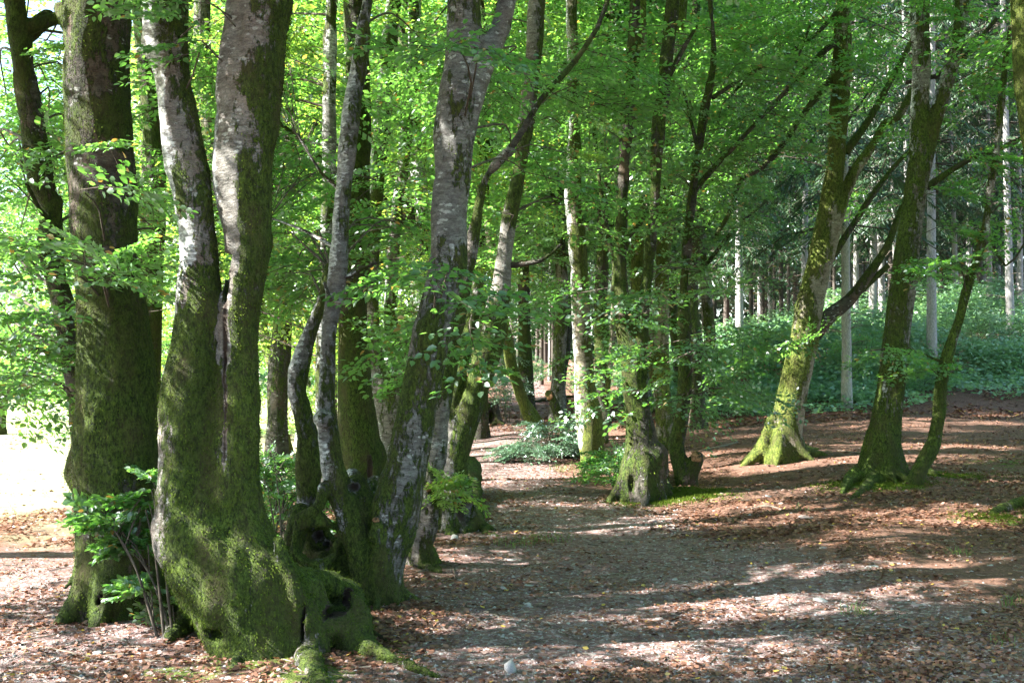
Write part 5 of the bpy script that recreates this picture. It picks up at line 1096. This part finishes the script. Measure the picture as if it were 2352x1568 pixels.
def gravel(n, d0, d1, seed, s0, s1):
    r = np.random.default_rng(seed); x, y = in_view_pts(n, d0, d1, r); k = (r.random(n) < .12 + .88 * path_w(x, y)) & (field_w(x, y) < .5); x, y = x[k], y[k]; n = len(x)
    T = np.array([[1, 0, 0], [-.5, .8, 0], [-.6, -.75, 0], [.1, .1, .75], [.45, -.5, .45]]); Fc = np.array([[0, 1, 3], [1, 2, 3], [2, 4, 3], [4, 0, 3], [2, 0, 4]])
    s = s0 * (s1 / s0) ** (r.random(n) ** 2.5); a = r.uniform(0, 6.28, n); c, q = np.cos(a), np.sin(a)
    V = np.stack([T[None, :, 0] * c[:, None] - T[None, :, 1] * q[:, None], T[None, :, 0] * q[:, None] + T[None, :, 1] * c[:, None], np.repeat(T[None, :, 2], n, 0) * r.uniform(.5, 1.1, (n, 1))], -1) * s[:, None, None] + r.normal(0, .12, (n, 5, 3)) * s[:, None, None]
    V = V + np.stack([x, y, hgt(x, y) - s * .15], -1)[:, None]
    link('gravel', mesh('gravel', V.reshape(-1, 3), (Fc[None] + (np.arange(n) * 5)[:, None, None]).reshape(-1, 3), [M['stone_grey'], M['stone']], matidx=np.repeat((r.random(n) < .35).astype(int), 5)), kind='stuff')
def twig_litter(n, d0, d1, seed):
    r = np.random.default_rng(seed); x, y = in_view_pts(n, d0, d1, r); k = field_w(x, y) < .4; x, y = x[k], y[k]; n = len(x); a = r.uniform(0, 6.28, n); L = r.uniform(.03, .16, n) * (1 + (r.random(n) < .08)); t = r.uniform(.0012, .0035, n) * (1 + y / 14)
    d = np.stack([np.cos(a), np.sin(a), r.normal(0, .06, n)], -1); s = np.stack([-np.sin(a), np.cos(a), np.zeros(n)], -1); c = np.stack([x, y, hgt(x, y) + .006], -1); b = s * r.normal(0, .12, (n, 1)) * L[:, None]; Z = np.array([0, 0, 1.0])
    V = []
    for q, w in ((-.5, 1.), (0., .9), (.5, .4)):
        m = c + d * (q * L)[:, None] + (b if q == 0 else 0)
        V += [m - s * (t * w)[:, None], m + s * (t * w)[:, None], m + Z * (t * w * 1.7)[:, None]]
    V = np.stack(V, 1).reshape(-1, 3); F = np.array([[0, 3, 5, 2], [2, 5, 4, 1], [3, 6, 8, 5], [5, 8, 7, 4]])
    link('twig_litter', mesh('twig_litter', V, (F[None] + (np.arange(n) * 9)[:, None, None]).reshape(-1, 4), [M['deadtwig'], M['twig']], matidx=np.repeat((r.random(n) < .5).astype(int), 4)), kind='stuff')
twig_litter(1700, 5.3, 16, 907)
gravel(36000, 5.3, 12, 911, .005, .022); gravel(24000, 12, 24, 912, .010, .03)
SD = [[mesh('stone', v, f, M[m], smooth=False) for v, f in SB] for m in ('stone', 'stone_grey')]
rr = np.random.default_rng(920)
# stones set in the path, showing flat tops
for i in range(110):
    if i < 70: px, py = rr.uniform(1350, 2352), rr.uniform(1330, 1568)
    elif i < 95: px, py = rr.uniform(1000, 2352), rr.uniform(1180, 1400)
    else: px, py = rr.uniform(0, 560), rr.uniform(1420, 1568)
    p = ground_at(px, py); o = link('stone', SD[int(rr.random() < .6)][rr.integers(5)], ground); s = rr.uniform(10, 34) / FPX * p[1] * .5 * (1.25 if py > 1450 else 1)
    o.location = (p[0], p[1], p[2] - s * .05); o.scale = (s, s, s * .45); o.rotation_euler = (0, 0, rr.uniform(0, 6.28))
for px, py, wd, hh, mt, sd, lab in ((1173, 1545, 46, .9, 0, 2, 'pale angular stone, largest loose one, at the bottom edge below the long root'), (225, 1503, 38, .5, 0, 1, 'flat pale stone on the bare earth at the lower left'), (1043, 1238, 26, .7, 0, 0, 'pale stone beside the hollow-footed beech'),
                               (1157, 1352, 18, .6, 0, 4, 'small pale stone at the edge of the red leaf litter, above its neighbour'), (1212, 1392, 20, .6, 0, 2, 'small pale stone in the red leaf litter, right one of two'), (1852, 1190, 46, .25, 1, 3, 'flat grey stone on the path below the sunlit mossy beech'),
                               (1888, 1382, 44, .35, 0, 1, 'flat grey-green stone in a light patch at the centre right of the path'), (1500, 1200, 24, .6, 1, 0, 'dark stone in the path below the moss mound'), (1896, 1170, 20, .4, 1, 1, 'small flat slab above the flat grey stone on the path'),
                               (1122, 1548, 16, .6, 0, 0, 'small white stone left of the large pale stone'), (1765, 1140, 22, .3, 0, 3, 'thin pale slab in the leaves left of the forking beech'), (640, 1540, 16, .7, 0, 4, 'little pale stone among the roots of the nearest beech')):
    p = ground_at(px, py); s = wd / FPX * p[1] / 2; o = link('loose_stone', SD[mt][sd], loc=(p[0], p[1] + s * .3, p[2] + s * hh * .35)); o.scale = (s, s, s * hh * 1.5); o.rotation_euler = (rr.normal(0, .15), rr.normal(0, .15), rr.uniform(0, 6.28)); tagged(o, lab, 'stone', 'loose stones on the path')
def stick(pts, lab, cat='stick', mat='deadtwig', sides=7, group='fallen sticks', moss=None):
    rows = []
    for q in pts:
        g = ground_at(q[0], q[1]); rad = q[2] / 2 * g[1] / FPX; rows.append([g[0], g[1], g[2] + rad * .7, rad])
    C = spline(np.array(rows), .06); o0 = C[0, :3].copy(); v, q = tube(C[:, :3] - o0, C[:, 3], sides, .25, 5)
    o = link('fallen_' + cat.replace(' ', '_'), mesh('fallen_stick', v, q, M[mat], {'moss': np.full(len(v), .55), 'pale': np.zeros(len(v))} if mat.startswith('bark') else None, smooth=True), loc=tuple(o0)); tagged(o, lab, cat, group)
stick([(1610, 1036, 4), (1635, 1032, 6), (1665, 1026, 6), (1695, 1016, 4)], 'fallen grey log lying in the leaves right of the crooked dark beech', 'log')
stick([(1700, 1176, 3), (1760, 1164, 5), (1800, 1172, 3)], 'short pale stick lying across the leaves left of the flat grey stone')
stick([(1925, 1035, 3), (1990, 1042, 4), (2030, 1036, 2)], 'thin stick in the sunlit leaf litter between the two largest right-hand beeches')
stick([(1590, 1325, 3), (1640, 1345, 5), (1710, 1368, 3)], 'pale root-like stick on the path in a streak of light')
stick([(850, 1452, 12), (880, 1470, 10), (905, 1480, 5)], 'dark short branch lying against the foot of the hollow root burl', mat='bark_dark')
stick([(1480, 1500, 3), (1530, 1512, 3), (1560, 1530, 2)], 'thin dark twig on the gravel near the bottom centre', mat='twig')
stick([(80, 1482, 3), (160, 1500, 5), (230, 1520, 4)], 'grey twig on the bare earth at the lower left')
stick([(2120, 1420, 3), (2170, 1412, 4), (2200, 1418, 3)], 'short pale twig on the path at the right')
stick([(1230, 925, 7), (1290, 915, 8), (1350, 912, 7)], 'dark log lying across the far end of the path', 'log', 'bark_dark')
stick([(700, 1410, 4), (1010, 1300, 3), (1050, 1330, 3)], 'thin root-like stick in the red leaf litter beside the leaning beech', mat='twig')
def grass(px, py, n, rad, h, lab, seed):
    r = np.random.default_rng(seed); g = ground_at(px, py); a = r.uniform(0, 6.28, n); q = rad * np.sqrt(r.random(n)); B = np.stack([q * np.cos(a), q * np.sin(a), np.zeros(n)], -1); B[:, 2] = hgt(B[:, 0] + g[0], B[:, 1] + g[1]) - g[2]
    b = r.uniform(0, 6.28, n); lean = np.stack([np.cos(b), np.sin(b), np.zeros(n)], -1) * r.uniform(.4, 1.5, (n, 1)); X = np.stack([-np.sin(b), np.cos(b), np.zeros(n)], -1) * .0022; H = h * r.uniform(.5, 1.1, (n, 1)); Z = np.array([0, 0, 1.0])
    mid = B + (lean * .35 + Z * .6) * H; tip = B + (lean + Z * .85) * H; V = np.stack([B - X, B + X, mid + X, mid - X, tip], 1); Fq = np.array([[0, 1, 2, 3]]); Ft = np.array([[3, 2, 4]])
    o5 = (np.arange(n) * 5)[:, None, None]; o = link('grass_tuft', mesh('grass_tuft', V.reshape(-1, 3), [(Fq[None] + o5).reshape(-1, 4), (Ft[None] + o5).reshape(-1, 3)], M['grass'], {'var': np.repeat(r.random(n) * .9, 5)}), loc=tuple(g))
    tagged(o, lab, 'grass tuft', 'grass tufts on the forest floor')
for k, a in enumerate(((1968, 1412, 34, .10, .10, 'bright grass tuft beside a patch of light in the middle of the path'), (2340, 1392, 36, .14, .11, 'grass tuft at the right edge of the path'), (2205, 1275, 26, .12, .10, 'pale grass tuft on the right side of the path'), (1838, 1172, 20, .12, .09, 'small grass tuft just above the flat grey stone'),
                       (1185, 1248, 90, .22, .07, 'low grass patch left of two on the path below the bend'), (1262, 1238, 90, .25, .07, 'low grass patch right of the other on the path below the bend'), (2335, 1478, 24, .14, .08, 'grass tuft in the lower right corner'), (1380, 1082, 140, .4, .18, 'sunny grass at the foot of the tall mossy beech'),
                       (1330, 1078, 120, .5, .14, 'sunny grass along the path behind the low bush'), (1610, 985, 50, .2, .22, 'dry grass tuft behind the fallen log'))): grass(*a, 940 + k)
# thin short grass of the field and a mossy mound cover
def moss_cover(px, py, rx, ry, n, seed, lab):
    r = np.random.default_rng(seed); g = ground_at(px, py); v = r.normal(0, .5, (n, 2)); x = g[0] + v[:, 0] * rx; y = g[1] + v[:, 1] * ry; k = vnoise(np.stack([x, y, x * 0], -1), .2, seed) > -.35; x, y = x[k], y[k]; n = len(x)
    b = np.stack([x, y, hgt(x, y)], -1) - g; d = r.normal(0, .6, (n, 3)) + [0, 0, 1.1]; X = r.normal(0, 1, (n, 3)); X /= np.linalg.norm(X, axis=1, keepdims=True); V = np.stack([b - X * .006, b + X * .006, b + d * .016], 1).reshape(-1, 3)
    o = link('moss_carpet', mesh('moss_carpet', V, np.arange(n * 3).reshape(-1, 3), M['moss_green'], {'var': np.repeat(np.clip(r.normal(.6, .2, n), 0, .94), 3)}), loc=tuple(g), kind='stuff')
moss_cover(1505, 1142, .55, .45, 9000, 951, ''); moss_cover(1590, 1132, .5, .4, 8000, 952, ''); moss_cover(2010, 1112, .7, .4, 6000, 954, ''); moss_cover(2160, 1092, .8, .4, 4000, 955, ''); moss_cover(2310, 1185, .5, .4, 5000, 956, '')
# cut faces
def face(px, py, wd, D, nrm, lab=None, mat='cut'):
    pass
print('done', time.time() - T0)
print('faces', sum(len(m.polygons) for m in bpy.data.meshes))
